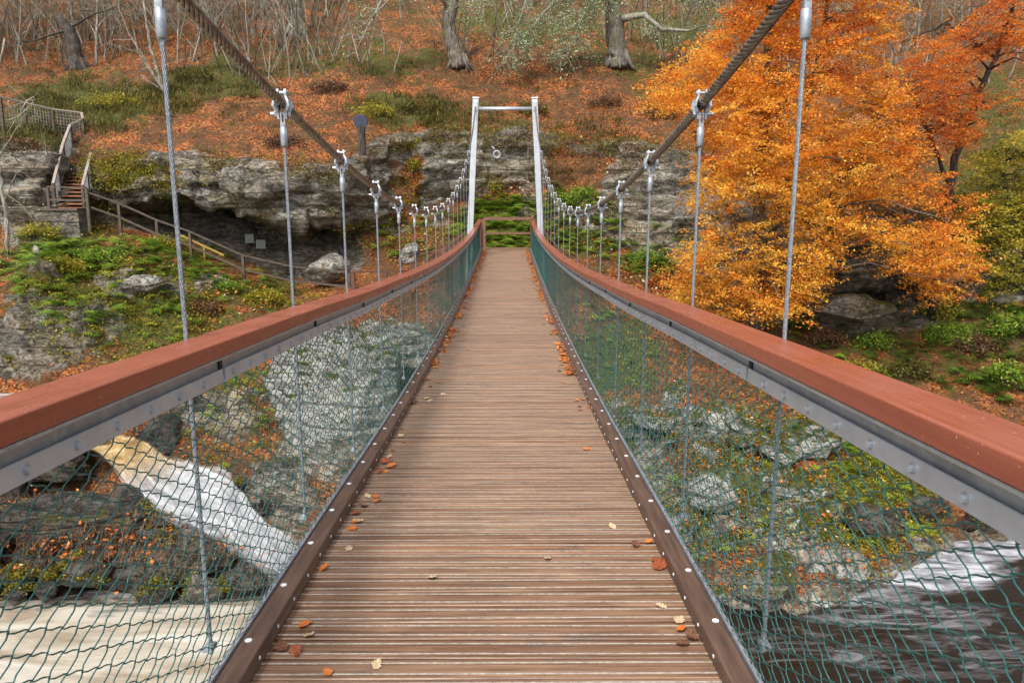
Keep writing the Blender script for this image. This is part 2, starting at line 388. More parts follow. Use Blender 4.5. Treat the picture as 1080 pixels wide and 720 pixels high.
yr = np.concatenate([np.linspace(Y0, 8, 70), np.linspace(8.15, Y1, 70)])
for sx in (-1, 1):
    mb = MB(); sweep(mb, rprof(.737, .812, .003, .066, .006, 2), np.linspace(Y0, 25.1, 110), zd, sx)
    kerb = P('kerb', mb, M_kerb, smooth=False)
    mb = MB(); yy = Y0 + .1 if sx < 0 else Y0 + .22
    while yy < 25:
        mb.disc((sx * .788, yy, float(zd(yy)) + .0655), (0, 0, 1), .012, .003, 10); yy += .4
    yy = Y0 + .05
    while yy < 25:
        mb.disc((sx * .7375, yy, float(zd(yy)) + .035), (-sx, 0, 0), .0065, .003, 8); yy += .4 / 2
    o = mb.build('bolt_cap', M_white, None); o.parent = kerb; o['kind'] = 'stuff'; 
    mb = MB(); sweep(mb, [(.815, .045), (.823, .045), (.823, .074), (.815, .074)][::-1], np.linspace(Y0, 25.1, 110), zd, sx)
    # selvedge wire of linked loops
    pts = [(sx * (.826 + .004 * math.sin(q * 2.4)), Y0 + q * .025, float(zd(Y0 + q * .025)) + .076 + .004 * math.cos(q * 2.4)) for q in range(int(26.4 / .025))]
    mb.tube(pts, .0032, 4)
    P('edge_strip', mb, M_galv_l)
    mb = MB(); sweep(mb, rprof(.797, .932, -.048, 0, .006, 3), yr, zr, sx)
    hr_ = P('handrail', mb, M_rail, smooth=True, bev=0); wn = hr_.modifiers.new('weighted', 'WEIGHTED_NORMAL'); wn.weight = 100
    mb = MB(); sweep(mb, [(.80, -.0485), (.925, -.0485), (.925, -.056), (.852, -.056), (.852, -.122), (.843, -.122), (.843, -.056), (.80, -.056)][::-1], yr, zr, sx)
    P('rail_angle', mb, M_galv_d)
    for k, hy in enumerate(HANG + [HANG[-1] + 1.2, HANG[-1] + 2.4]):
        ya = hy - 1.2 + .008; yb = hy - .008
        if abs(hy - 1.15) < .01: continue
        if abs(hy - 2.35) < .01: ya = hy - 2.4 + .008
        if ya < Y0: ya = Y0
        if yb > 25.1 or yb - ya < .2: continue
        mb = MB(); sweep(mb, rprof(.8275, .8345, -.141, -.096, .002, 1), np.linspace(ya, yb, 8), zr, sx)
        yy = ya + .07
        while yy < yb - .03:
            zz = float(zr(yy)) - .118
            mb.disc((sx * .8275, yy, zz), (-sx, 0, 0), .0115, .0015, 12, 1); mb.disc((sx * .826, yy, zz), (-sx, 0, 0), .0075, .008, 6)  # washer discs in darker steel paint shading in around the bolt heads
            yy += .166
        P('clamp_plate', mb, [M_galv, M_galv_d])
        mb = MB(); mb.box((min(sx * .8365, sx * .8425), yb - .003, float(zr(hy)) - .14), (max(sx * .8365, sx * .8425), yb + .02, float(zr(hy)) - .057)); P('dark_gap_strip', mb, M_black)  # black strip paints in the dark gap between neighbouring plates

# chain link netting: real interlocked zigzag wires
def chain(sx):
    pitch = .05; nw = int((25.1 - Y0) / pitch); segs = 36; V = []; Fc = []; b = 0; r = .0019
    for w in range(nw):
        yc = Y0 + w * pitch; far = yc > 12
        jj = np.arange(0, segs + 1); zb_ = float(zd(yc)) + .07; zt_ = float(zr(yc)) - .1
        t = jj / segs; sub = 3 if not far else 1
        T = []; 
        for j in range(segs):
            for q in range(sub): T.append(j + q / sub)
        T.append(segs); T = np.array(T); fr = T - np.floor(T); par = (np.floor(T).astype(int) + w) % 2
        tri = np.where(par == 0, fr, 1 - fr)
        # ease so that peaks are hooked
        trie = tri - .07 * np.sin(2 * np.pi * tri) * (1 if not far else 0)
        yy = yc + (trie - .5) * pitch * 1.1
        ang = np.pi * T + 0; xx = .0036 * np.cos(np.pi * (T - .0) + np.pi / 2 * 0) * np.where(par == 0, 1, 1)
        xx = .0036 * np.sin(np.pi * T) * np.where(np.floor(T) % 2 == 0, 1, -1) * 0 + .0038 * np.sin(np.pi * T)
        bow = .010 * np.sin(np.pi * T / segs) * math.sin(yc * 2.1) + .008 * np.sin(np.pi * T / segs)
        pull = 0.004 * np.sin(T * .9 + yc * 5.1)
        X = sx * (.824 + .012 * T / segs + bow + xx)
        Z = zb_ + (zt_ - zb_) * T / segs; Yv = yy + pull
        n = len(T)
        # ring of 3-4 points
        ns = 4 if yc < 6 else 3
        ringo = [(math.cos(2 * math.pi * k / ns), math.sin(2 * math.pi * k / ns)) for k in range(ns)]
        # local frame: d in YZ mostly
        dY = np.gradient(Yv); dZ = np.gradient(Z); L = np.hypot(dY, dZ); nY = -dZ / L; nZ = dY / L
        rr = r if yc < 6 else (.0019 if yc < 9 else .0024)
        ring = np.stack([np.stack([X + rr * cx, Yv + rr * cn * nY, Z + rr * cn * nZ], -1) for cx, cn in ringo], 1).reshape(-1, 3)
        V.append(ring)
        i0 = (np.arange(n - 1) * ns)[:, None] + np.arange(ns)[None]; i1 = (np.arange(n - 1) * ns)[:, None] + (np.arange(ns)[None] + 1) % ns
        Fc.append((np.stack([i0, i1, i1 + ns, i0 + ns], -1) + b).reshape(-1, 4)); b += len(ring)
    me = npmesh('chain_link_mesh', np.concatenate(V), np.concatenate(Fc)); o = link('chain_link_mesh', me, M_net, None, True); adopt(o, bridge)
for sx in (-1, 1): chain(sx)
for o in list(bridge.children): pass

# wire ropes
def rope_mb(pts, R0, r, strands, pitch, step, n=5, mb=None):
    mb = mb or MB(); pts = [Vector(p) for p in pts]
    # resample
    S = [0]; 
    for a, b in zip(pts, pts[1:]): S.append(S[-1] + (b - a).length)
    m = max(2, int(S[-1] / step)); q = np.linspace(0, S[-1], m); arr = np.array([tuple(p) for p in pts])
    C = np.stack([np.interp(q, S, arr[:, k]) for k in range(3)], -1)
    D = np.gradient(C, axis=0); D /= np.linalg.norm(D, axis=1)[:, None]
    U = np.cross(D, np.array([1., 0.13, 0.07])); U /= np.linalg.norm(U, axis=1)[:, None]; W = np.cross(D, U)
    for k in range(strands):
        a = 2 * np.pi * (q / pitch + k / strands)
        Pk = C + R0 * (np.cos(a)[:, None] * U + np.sin(a)[:, None] * W)
        ring = np.stack([Pk + r * (math.cos(2 * math.pi * j / n) * U + math.sin(2 * math.pi * j / n) * W) for j in range(n)], 1).reshape(-1, 3)
        i0 = (np.arange(m - 1) * n)[:, None] + np.arange(n)[None]; i1 = (np.arange(m - 1) * n)[:, None] + (np.arange(n)[None] + 1) % n
        mb.add(ring.tolist(), np.stack([i0, i1, i1 + n, i0 + n], -1).reshape(-1, 4).tolist())
    return mb
ysc = list(np.linspace(-1.4, 19.5, 160)) + list(np.linspace(19.6, 22.42, 24))
for sx in (-1, 1):
    pts = [(sx * float(xcab(y)), y, cab(y)) for y in ysc]
    P('main_cable', rope_mb(pts, .0148, .0074, 6, .23, .02, 6), M_cable, smooth=True)

def clamp_mb():
    """cable clamp hung on the cable at the origin; lower end at z=-.155"""
    mb = MB()
    for s in (-1, 1):
        # pear shaped cheek plate, bulging round the cable
        out = [(-.013, .062), (.013, .062), (.02, .048), (.021, .03), (.034, .01), (.036, -.012), (.03, -.035), (.019, -.042), (.017, -.068), (-.017, -.068), (-.019, -.042), (-.03, -.035), (-.036, -.012), (-.034, .01), (-.021, .03), (-.02, .048)]
        def xo(z): return .012 + .02 * math.exp(-((z + .004) / .027) ** 2)
        v = [(s * xo(z), y, z) for y, z in out] + [(s * (xo(z) + .009), y, z) for y, z in out]; n = len(out)
        f = [tuple(range(n)), tuple(range(2 * n - 1, n - 1, -1))] + [(k, (k + 1) % n, n + (k + 1) % n, n + k) for k in range(n)]
        if s > 0: f = [q[::-1] for q in f]
        mb.add(v, f)
    mb.disc((-.025, 0, .048), (1, 0, 0), .0075, .05, 8)
    mb.disc((-.055, 0, -.043), (1, 0, 0), .008, .093, 8)
    mb.disc((-.037, 0, -.043), (1, 0, 0), .015, .012, 6); mb.disc((.026, 0, -.043), (1, 0, 0), .015, .012, 6)
    mb.disc((-.026, 0, .048), (1, 0, 0), .0115, .006, 6); mb.disc((.021, 0, .048), (1, 0, 0), .0115, .006, 6)
    for s in (-1, 1): mb.bar((s * .008, 0, -.035), (s * .007, 0, -.1), .006, .02, up=(0, 1, 0))
    mb.box((-.011, -.011, -.102), (.011, .011, -.082))
    return mb
def ferrule_mb():
    mb = MB(); mb.tube([(0, 0, -.1), (0, 0, -.105), (0, 0, -.182), (0, 0, -.187)], [.012, .0165, .0155, .012], 12); return mb
ME_clamp = clamp_mb().mesh('cable_clamp'); ME_clamp.materials.append(M_galv_l)
ME_fer = ferrule_mb().mesh('ferrule'); ME_fer.materials.append(M_galv_l)
ME_fer.polygons.foreach_set('use_smooth', [len(p.vertices) == 4 for p in ME_fer.polygons])
mbk = MB(); mbk.box((-.02, -.025, -.012), (.012, .025, .0)); mbk.disc((0, 0, -.012), (0, 0, 1), .008, .045, 8); mbk.disc((0, 0, .0), (0, 0, 1), .013, .009, 6); mbk.disc((0, 0, -.03), (0, 0, 1), .0075, .03, 8)
ME_brk = mbk.mesh('hanger_bracket'); ME_brk.materials.append(M_galv_l)
for hy in HANG:
    for sx in (-1, 1):
        xc = float(xcab(hy)); zc_ = cab(hy); xb = .935
        zb_ = float(zd(hy)) + .02
        mb = rope_mb([(sx * xc, hy, zc_ - .18), (sx * xb, hy, zb_)], .0042, .0033, 6, .1, .012 if hy < 6 else .05, 4)
        h = P('hanger', mb, M_rope, smooth=True)
        slope = math.atan((cab(hy + .1) - cab(hy - .1)) / .2)
        for nm, me, loc in (('cable_clamp', ME_clamp, (sx * xc, hy, zc_)), ('ferrule', ME_fer, (sx * xc, hy, zc_)), ('deck_bracket', ME_brk, (sx * xb, hy, zb_))):
            c = bpy.data.objects.new(nm, me); COL.objects.link(c); c.parent = h; c.location = loc
            if sx > 0 and nm != 'ferrule': c.scale = (1, 1, 1); c.rotation_euler = (0, 0, math.pi)

# far tower
mb = MB(); TB = Vector((0, 22.45, -1.75))
tw = empty('tower'); tw.parent = bridge; tw.matrix_parent_inverse = Matrix.Translation(-Vector(bridge.location))
for sx in (-1, 1):
    mb = MB(); a = Vector((sx * 1.2, 22.45, -4.0)); b = Vector((sx * .835, 22.45, 3.08))
    mb.bar(a, b, .17, .15, up=(0, 1, 0)); 
    mb.bar(b - Vector((0, 0, .01)), b + Vector((-sx * .002, 0, .03)), .2, .18, up=(0, 1, 0))
    mb.bar(b - Vector((-sx*.005, .085, .34)), b - Vector((-sx*.005, .085, .08)), .1, .03, up=(0, 1, 0))
    o = mb.build('tower_leg', M_tower, None); o.parent = tw; bevel(o, .012)
mb = MB(); mb.tube([(-.80, 22.45, 2.80), (.80, 22.45, 2.80)], .055, 12); o = mb.build('crossbar', M_tower, None, True); o.parent = tw

# end posts of the handrails
for sx in (-1, 1):
    mb = MB(); mb.box((sx * .855 - .05, 25.2, -2.0), (sx * .855 + .05, 25.32, -.33)); P('end_post', mb, M_fred, bev=.006)

# ------------------------------------------------------------------ terrain
def E_(py, Y): return (py, Y)
TC = {  # px: control list (py,Y)   bed-near, bed, shore, mid, bank, top, foot, inner, lower edge, face mid, face top, lip, hill1, hill2, hill3, far
 -700: [(900,3),(560,13),(500,16),(440,19),(380,22),(250,26),(235,28),(215,28.5),(190,28.6),(165,28.8),(140,29),(120,30),(60,35),(10,41),(-60,55),(-230,85)],
 -150: [(900,3),(560,13),(500,16),(440,19),(380,22),(262,25),(245,27),(225,27.5),(195,27.6),(165,27.8),(140,28.2),(120,29.5),(65,35),(20,41),(-60,55),(-230,85)],
 0:   [(900,3),(600,13),(520,16),(412,20.6),(312,22.3),(262,25),(238,26.6),(222,27),(200,27.1),(178,27.3),(155,27.8),(135,29.5),(80,35),(30,41),(-50,55),(-220,85)],
 45:  [(900,3),(600,13),(520,16),(408,20.4),(308,22.2),(258,25.2),(242,26.6),(228,26.8),(205,27.),(185,27.3),(160,28.),(140,29.5),(80,35),(30,41),(-50,55),(-220,85)],
 72:  [(900,3),(600,13),(520,16),(408,20.2),(312,22.3),(262,25.4),(240,26.8),(225,27.6),(200,28.8),(178,29.6),(150,30.6),(130,31.4),(80,35.5),(30,41),(-50,55),(-220,85)],
 100: [(900,3),(600,13),(540,15.6),(440,18.5),(365,21.5),(256,25.4),(236,28.4),(220,29.6),(200,28.6),(188,28.1),(170,28.3),(155,29.2),(90,34.5),(35,41),(-50,55),(-220,85)],
 160: [(900,3),(640,12),(540,15.6),(450,18.5),(345,22.5),(262,25.4),(246,28.9),(214,30.6),(203,28.),(190,27.6),(167,28.),(150,29.3),(90,34.5),(35,41),(-50,55),(-220,85)],
 220: [(900,3),(640,12),(560,15.4),(470,18),(360,22.5),(294,25.6),(262,29.3),(218,31.3),(214,27.8),(192,27.4),(166,27.8),(148,29.5),(95,34.5),(38,41),(-45,55),(-220,85)],
 300: [(900,3),(640,12),(580,14.4),(470,18),(378,22),(322,25.2),(296,29.3),(235,31.),(230,27.8),(200,27.4),(176,27.9),(150,29.6),(100,34),(40,41),(-45,55),(-220,85)],
 345: [(900,3),(640,12),(580,14.4),(470,18),(385,22),(318,25.2),(290,28.9),(245,30.4),(238,28.2),(206,27.8),(184,28.2),(156,29.6),(100,34),(40,41),(-45,55),(-220,85)],
 395: [(900,3),(640,12),(580,14.4),(480,18),(395,22),(305,26),(282,28.8),(242,30.2),(222,30.),(180,29.6),(150,29.8),(132,30.6),(95,34),(40,41),(-45,55),(-220,85)],
 440: [(900,3),(640,12),(580,14.4),(480,18),(395,22),(298,26),(272,28.6),(240,30.4),(222,30.6),(175,30.6),(140,30.9),(124,31.6),(90,35),(38,42),(-45,55),(-220,85)],
 510: [(900,3),(640,12),(580,14.4),(480,18),(380,22),(292,26),(262,28.2),(226,30.6),(208,31.2),(172,31.4),(142,31.8),(126,32.8),(90,36),(38,42),(-45,55),(-220,85)],
 580: [(900,3),(640,12),(580,14.4),(480,18),(380,22),(300,26),(268,28.2),(228,30.4),(202,31.2),(172,31.4),(145,31.8),(130,32.8),(90,36),(38,42),(-45,55),(-220,85)],
 640: [(900,3),(640,12),(590,14.4),(500,17.4),(395,21.5),(322,24.6),(290,27),(250,29.2),(225,30.),(180,30.4),(148,31),(130,32.5),(90,36),(40,42),(-45,55),(-220,85)],
 700: [(900,3),(660,11.6),(600,14.2),(520,16.6),(420,20.),(340,23.4),(305,26),(270,28),(240,28.8),(190,29.4),(155,30.2),(135,32),(90,36),(40,42),(-45,55),(-220,85)],
 780: [(900,3),(680,11.2),(638,12.6),(540,15.4),(440,18.6),(365,22),(330,24.6),(300,26.2),(265,26.8),(215,27.6),(180,28.6),(150,31),(95,36),(40,42),(-45,55),(-220,85)],
 850: [(900,3),(680,11.2),(640,12.5),(550,14.8),(460,17.8),(385,21.4),(345,24),(305,26.8),(300,25.6),(262,25.),(225,25.6),(190,28),(110,35),(45,42),(-45,55),(-220,85)],
 900: [(900,3),(660,11.4),(622,13),(545,15.2),(470,17.8),(395,21.),(352,23.6),(302,26.6),(292,24.6),(262,24.2),(230,24.8),(195,27),(115,34),(45,42),(-45,55),(-220,85)],
 965: [(900,3),(640,12),(592,14.4),(540,16),(480,18),(405,21),(350,23.6),(300,26.4),(284,24.8),(262,24.4),(238,24.8),(200,27),(120,33),(50,41),(-45,55),(-220,85)],
 1020:[(900,3),(640,12),(570,15.4),(520,16.8),(470,18.6),(408,21),(350,23.4),(315,24.6),(295,25.),(272,25.4),(245,26),(205,27.6),(130,33),(50,41),(-45,55),(-220,85)],
 1100:[(900,3),(600,13.6),(545,16.6),(510,17.4),(465,18.8),(408,21),(345,23.2),(312,24.4),(290,24.8),(265,25.2),(240,25.6),(200,27),(130,32),(50,40),(-45,55),(-220,85)],
 1300:[(900,3),(600,13.6),(540,16.6),(500,17.4),(455,18.8),(400,21),(340,23),(310,24),(285,24.4),(260,24.8),(235,25.2),(195,26),(120,31),(40,39),(-45,55),(-220,85)],
 1900:[(900,3),(600,13.6),(540,16.6),(500,17.4),(455,18.8),(400,21),(340,22.6),(310,23),(285,23.4),(260,23.8),(235,24.2),(195,25),(120,30),(40,38),(-60,55),(-240,85)],
}
pk = sorted(TC); pxs = np.concatenate([np.arange(-700, -40, 12), np.arange(-40, 1120, 2.5), np.arange(1120, 1901, 12)])
ctrl = np.array([TC[k] for k in pk], float)          # (ncol, nctrl, 2)
nc = ctrl.shape[1]
cg = np.stack([np.stack([np.interp(pxs, pk, ctrl[:, j, q]) for j in range(nc)], 1) for q in (0, 1)], -1)   # (npx, nctrl, 2)
def gsm(a, sig, axis):
    k = int(3 * sig) + 1; x = np.arange(-k, k + 1); w = np.exp(-x * x / (2 * sig * sig)); w /= w.sum()
    pad = [(0, 0)] * a.ndim; pad[axis] = (k, k); ap = np.pad(a, pad, mode='edge')
    out = 0
    for i_, ww in enumerate(w):
        sl = [slice(None)] * a.ndim; sl[axis] = slice(i_, i_ + a.shape[axis]); out = out + ww * ap[tuple(sl)]
    return out
cg = gsm(cg, 4, 0)
CW = at(pxs[:, None], cg[..., 0], cg[..., 1])         # (npx, nctrl, 3)
CW[:, 0, 2] = -8.9; CW[:, 1, 2] = -8.1; CW[:, 0, 0] *= .6
rows = [8, 14, 34, 42, 44, 20, 22, 16, 20, 20, 14, 34, 34, 34, 24]
vpar = np.concatenate([np.linspace(j, j + 1, n, endpoint=False) for j, n in enumerate(rows)] + [[nc - 1]])
G = np.stack([np.stack([np.interp(vpar, np.arange(nc), CW[i, :, q]) for q in range(3)], -1) for i in range(len(pxs))], 0)
PYg = np.stack([np.interp(vpar, np.arange(nc), cg[i, :, 0]) for i in range(len(pxs))], 0)
G = gsm(G, 1.6, 1)
PXg = np.repeat(pxs[:, None], G.shape[1], 1); VP = np.repeat(vpar[None], len(pxs), 0)
def normals(G):
    du = np.gradient(G, axis=0); dv = np.gradient(G, axis=1); n = np.cross(du, dv); n /= (np.linalg.norm(n, axis=-1, keepdims=True) + 1e-9); return n
N = normals(G)
# masks ----------------------------------------------------------------
rock = ss(6.6, 7.1, VP) * (1 - ss(9.7, 10.4, VP))
rock = np.maximum(rock, .75 * ss(0, 1.5, 3.0 - VP))
_Q = np.stack([PXg / 40, PYg / 24, 0 * PXg], -1)
PXw = PXg + 34 * fbm(_Q, (1, 1, 1), 4, 61, gain=.65); PYw = PYg + 22 * fbm(_Q, (1, 1, 1), 4, 71, gain=.65)
def ell(cx, cy, rx, ry, s=1.): return s * np.clip(1.2 - ((PXw - cx) / rx) ** 2 - ((PYw - cy) / ry) ** 2, 0, 1)
for e in [(40,355,85,46),(95,345,40,30,.9),(20,225,40,35),(150,300,52,16),(225,300,26,12,.8),(60,290,24,12,.9),(350,440,70,95),(340,385,60,40),(410,370,50,25),(300,520,50,50),(760,450,60,22),(820,465,50,22),(700,460,50,20),(760,540,60,40),(840,560,60,50),(690,500,30,60),
          (900,320,60,26),(640,480,40,60),(230,440,60,40,.7),(960,585,30,15,.8),(1060,520,40,20,.6)]: rock = np.maximum(rock, ell(*e))
rock = rock * (1 - .8 * np.maximum.reduce([ell(140,185,50,14), ell(110,170,25,14), ell(430,200,22,40), ell(610,180,50,28), ell(590,200,30,30), ell(470,225,80,16), ell(520,215,40,25)]))
green = .28 + 0 * rock
for e in [(100,110,80,30),(215,92,60,28),(20,150,60,40,.8),(420,118,55,20),(250,80,40,25,.8),(130,320,120,60),(60,270,80,40),(280,320,40,25),(140,182,50,16,1),(330,70,60,20,.5),(560,240,90,30),(610,235,60,40),(700,270,40,30),(960,350,140,70,.45),
          (930,520,60,90),(640,380,60,40),(650,60,60,22,.6),(720,35,60,20,.8),(560,30,90,22,.6),(420,70,60,14,.6),(540,135,40,12,.8),(470,120,40,18,.7),(240,420,60,60,.8),(1040,260,80,120,.8),(1060,130,60,60,.6),(700,90,50,16,.5)]: green = np.maximum(green, .28 + .55 * ell(*e))
green = green + .25 * (VP > 12.3) * ss(60, 10, PYg) * .5
darkm = np.clip(ss(5.7, 6.3, VP) * (1 - ss(7.9, 8.1, VP)), 0, 1) * np.clip(ss(80, 110, PXg) * (1 - ss(370, 400, PXg)) + ss(845, 865, PXg) * (1 - ss(975, 1000, PXg)), 0, 1)  # paints shade into the hollows under the left overhang and right cave roof
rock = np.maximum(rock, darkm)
# path floor below the overhang and landing: leaf litter
# displacement -----------------------------------------------------------
big = fbm(G, (.28, .28, .28), 4, 3); med = fbm(G, (.9, .9, 1.4), 4, 9); rid = fbm(G, (.7, .7, 1.5), 5, 21, ridge=True); fine = fbm(G, (3., 3., 5.), 4, 33)
st = G[..., 2] * 1.5 + .6 * fbm(G, (.25, .25, .3), 3, 40); fr = st - np.floor(st); strata = ss(.0, .25, fr) * (1 - ss(.75, 1., fr)) * (.5 + vnoise(np.stack([G[..., 0] * .5, np.floor(st) * 7.1, G[..., 1] * 0], -1), 5))
cell = vnoise(np.stack([np.floor(G[..., 0] * 1.1 + .3 * med), np.floor(G[..., 2] * 1.7 + .3 * big), 0 * big], -1), 8)
damp = ss(0, 30, np.abs(PXg - 534)) * .0 + 1
A_r = .34 * rid + .42 * strata * .6 + .3 * cell + .11 * fine + .3 * med + .25 * big
A_s = .26 * med + .12 * fine + .5 * big * ss(10.6, 12, VP) + .12 * rid * ss(10, 11, VP)
amp = rock * A_r + (1 - rock) * A_s
amp = amp * (1 - .6 * ss(5.0, 5.4, VP) * (1 - ss(6., 6.6, VP)))
G = G + N * amp[..., None] * (np.where(N[..., 2:3] < -5, -1, 1))
# keep path and landing area clear of the deck end
N = normals(G); 
if N[len(pxs) // 2, 200, 2] < 0: N = -N
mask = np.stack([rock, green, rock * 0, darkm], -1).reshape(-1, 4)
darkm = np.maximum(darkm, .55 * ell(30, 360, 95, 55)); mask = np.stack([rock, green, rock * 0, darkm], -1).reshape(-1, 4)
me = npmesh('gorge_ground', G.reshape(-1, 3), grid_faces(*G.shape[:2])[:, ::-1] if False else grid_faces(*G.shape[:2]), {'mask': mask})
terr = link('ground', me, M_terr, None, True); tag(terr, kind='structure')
Gf = G.reshape(-1, 3); Nf = N.reshape(-1, 3); PXf = PXg.ravel(); PYf = PYg.ravel(); VPf = VP.ravel(); rockf = rock.ravel(); greenf = green.ravel()
_ax, _ay = proj(Gf)
def ground_at(px, py, vmin=2, vmax=14):
    m = (VPf > vmin) & (VPf < vmax); d = (_ax - px) ** 2 + (_ay - py) ** 2 + np.where(m, 0, 1e9); i = int(np.argmin(d)); return Vector(Gf[i].tolist()), Vector(Nf[i].tolist())
def front_ground(px, py):
    """nearest visible terrain point on the line of sight"""
    d = (_ax - px) ** 2 + (_ay - py) ** 2; idx = np.where(d < 16)[0]
    if len(idx) == 0: return ground_at(px, py)
    i = idx[np.argmin(Gf[idx, 1])]; return Vector(Gf[i].tolist()), Vector(Nf[i].tolist())

# base ground sheet behind everything (near side bank under the bridge start and far sides)
V = [(-260, -120, -9.2), (260, -120, -9.2), (260, 300, -9.2), (-260, 300, -9.2)]
me = npmesh('river_bed', V, [[0, 1, 2, 3]]); tag(link('river_bed', me, M_rock_d), kind='structure')

# ------------------------------------------------------------------ water
def mk_water():
    t = NT('river water'); s = t.sep(t.attr('foam').outputs['Color']); foam, tan = s[0], s[1]
    st = t.noise((.9, 3.4, 1.2), 8, .66, dist=1.6); st2 = t.noise((.5, 1.6, 1), 5, .55, dist=.8)
    f = t.math('ADD', foam, t.math('MULTIPLY', t.math('SUBTRACT', st, .5), t.math('MULTIPLY', t.math('ADD', foam, .22), 2.6)), clamp=True)
    f = t.ramp(f, [(.12, 0.), (.75, 1.)])
    cf = t.mix(tan, t.ramp(st, [(.3, (.16, .165, .18)), (.6, (.46, .47, .5))]), t.ramp(st2, [(.35, (.28, .22, .15)), (.5, (.41, .36, .28)), (.65, (.52, .49, .42))]))
    c = t.mix(f, (.012, .009, .007), cf)
    t.bump(st, .35, .08)
    return t.set(c, t.ramp(f, [(0., .12), (1., .75)]), 0, .5)
M_water = mk_water()
def water(name, xs, ys, zf, foamf):
    X, Y = np.meshgrid(xs, ys, indexing='ij'); X = X - (.56 * (Y - 16.1) if name == 'upper_pool' else 0); Z = zf(X, Y); Pn = np.stack([X, Y, Z], -1)
    px, py = proj(Pn); fo, ta = foamf(px, py, X, Y)
    col = np.stack([fo, ta, fo * 0, fo * 0 + 1], -1).reshape(-1, 4)
    return tag(link(name, npmesh(name, Pn.reshape(-1, 3), grid_faces(len(xs), len(ys)), {'foam': col}), M_water, None, True), kind='structure')
def e2(px, py, cx, cy, rx, ry): return np.clip(1.5 - ((px - cx) / rx) ** 2 - ((py - cy) / ry) ** 2, 0, 1)
def lowfoam(px, py, X, Y):
    left = ss(330, 250, px) * ss(618, 660, py + (px - 140) * .02)
    left = np.maximum(left, ss(-.2, .3, -X - 2.5) * ss(11.5, 9.5, Y))
    f = np.maximum.reduce([left, .62 * e2(px, py, 985, 600, 80, 24), .55 * e2(px, py, 1050, 575, 50, 16), .4 * e2(px, py, 905, 628, 60, 12), .35 * e2(px, py, 700, 690, 50, 14), .6 * e2(px, py, 330, 605, 50, 18), .4 * e2(px, py, 130, 625, 40, 10), .3 * e2(px, py, 30, 645, 60, 10), .16 * e2(px, py, 1000, 690, 160, 30), .22 * e2(px, py, 960, 650, 110, 16), .12 * e2(px, py, 850, 680, 120, 24)])
    return f, ss(0, -2, X) * np.where(py > 630, 1., .3)
xs = np.concatenate([np.linspace(-70, -14, 40), np.linspace(-13.8, 15, 330), np.linspace(15.5, 80, 40)]); ys = np.concatenate([np.linspace(-60, 2, 30), np.linspace(2.2, 19, 210)])
def lowz(X, Y):
    Q = np.stack([X, Y, 0 * X], -1); return -7.05 + .05 * fbm(Q, (.9, 1.6, 1), 4, 3) + .16 * np.exp(-((X - 8.6) / 2.2) ** 2 - ((Y - 14.2) / .8) ** 2)
water('river', xs, ys, lowz, lowfoam)
def upz(X, Y): return -5.02 + .03 * fbm(np.stack([X, Y, 0 * X], -1), (1, 1, 1), 3, 5)
water('upper_pool', np.linspace(-40, -8.7, 120), np.linspace(16.1, 22.5, 50), upz, lambda px, py, X, Y: (.55 + 0 * X + .3 * ss(17.5, 16.2, Y), .7 + 0 * X))
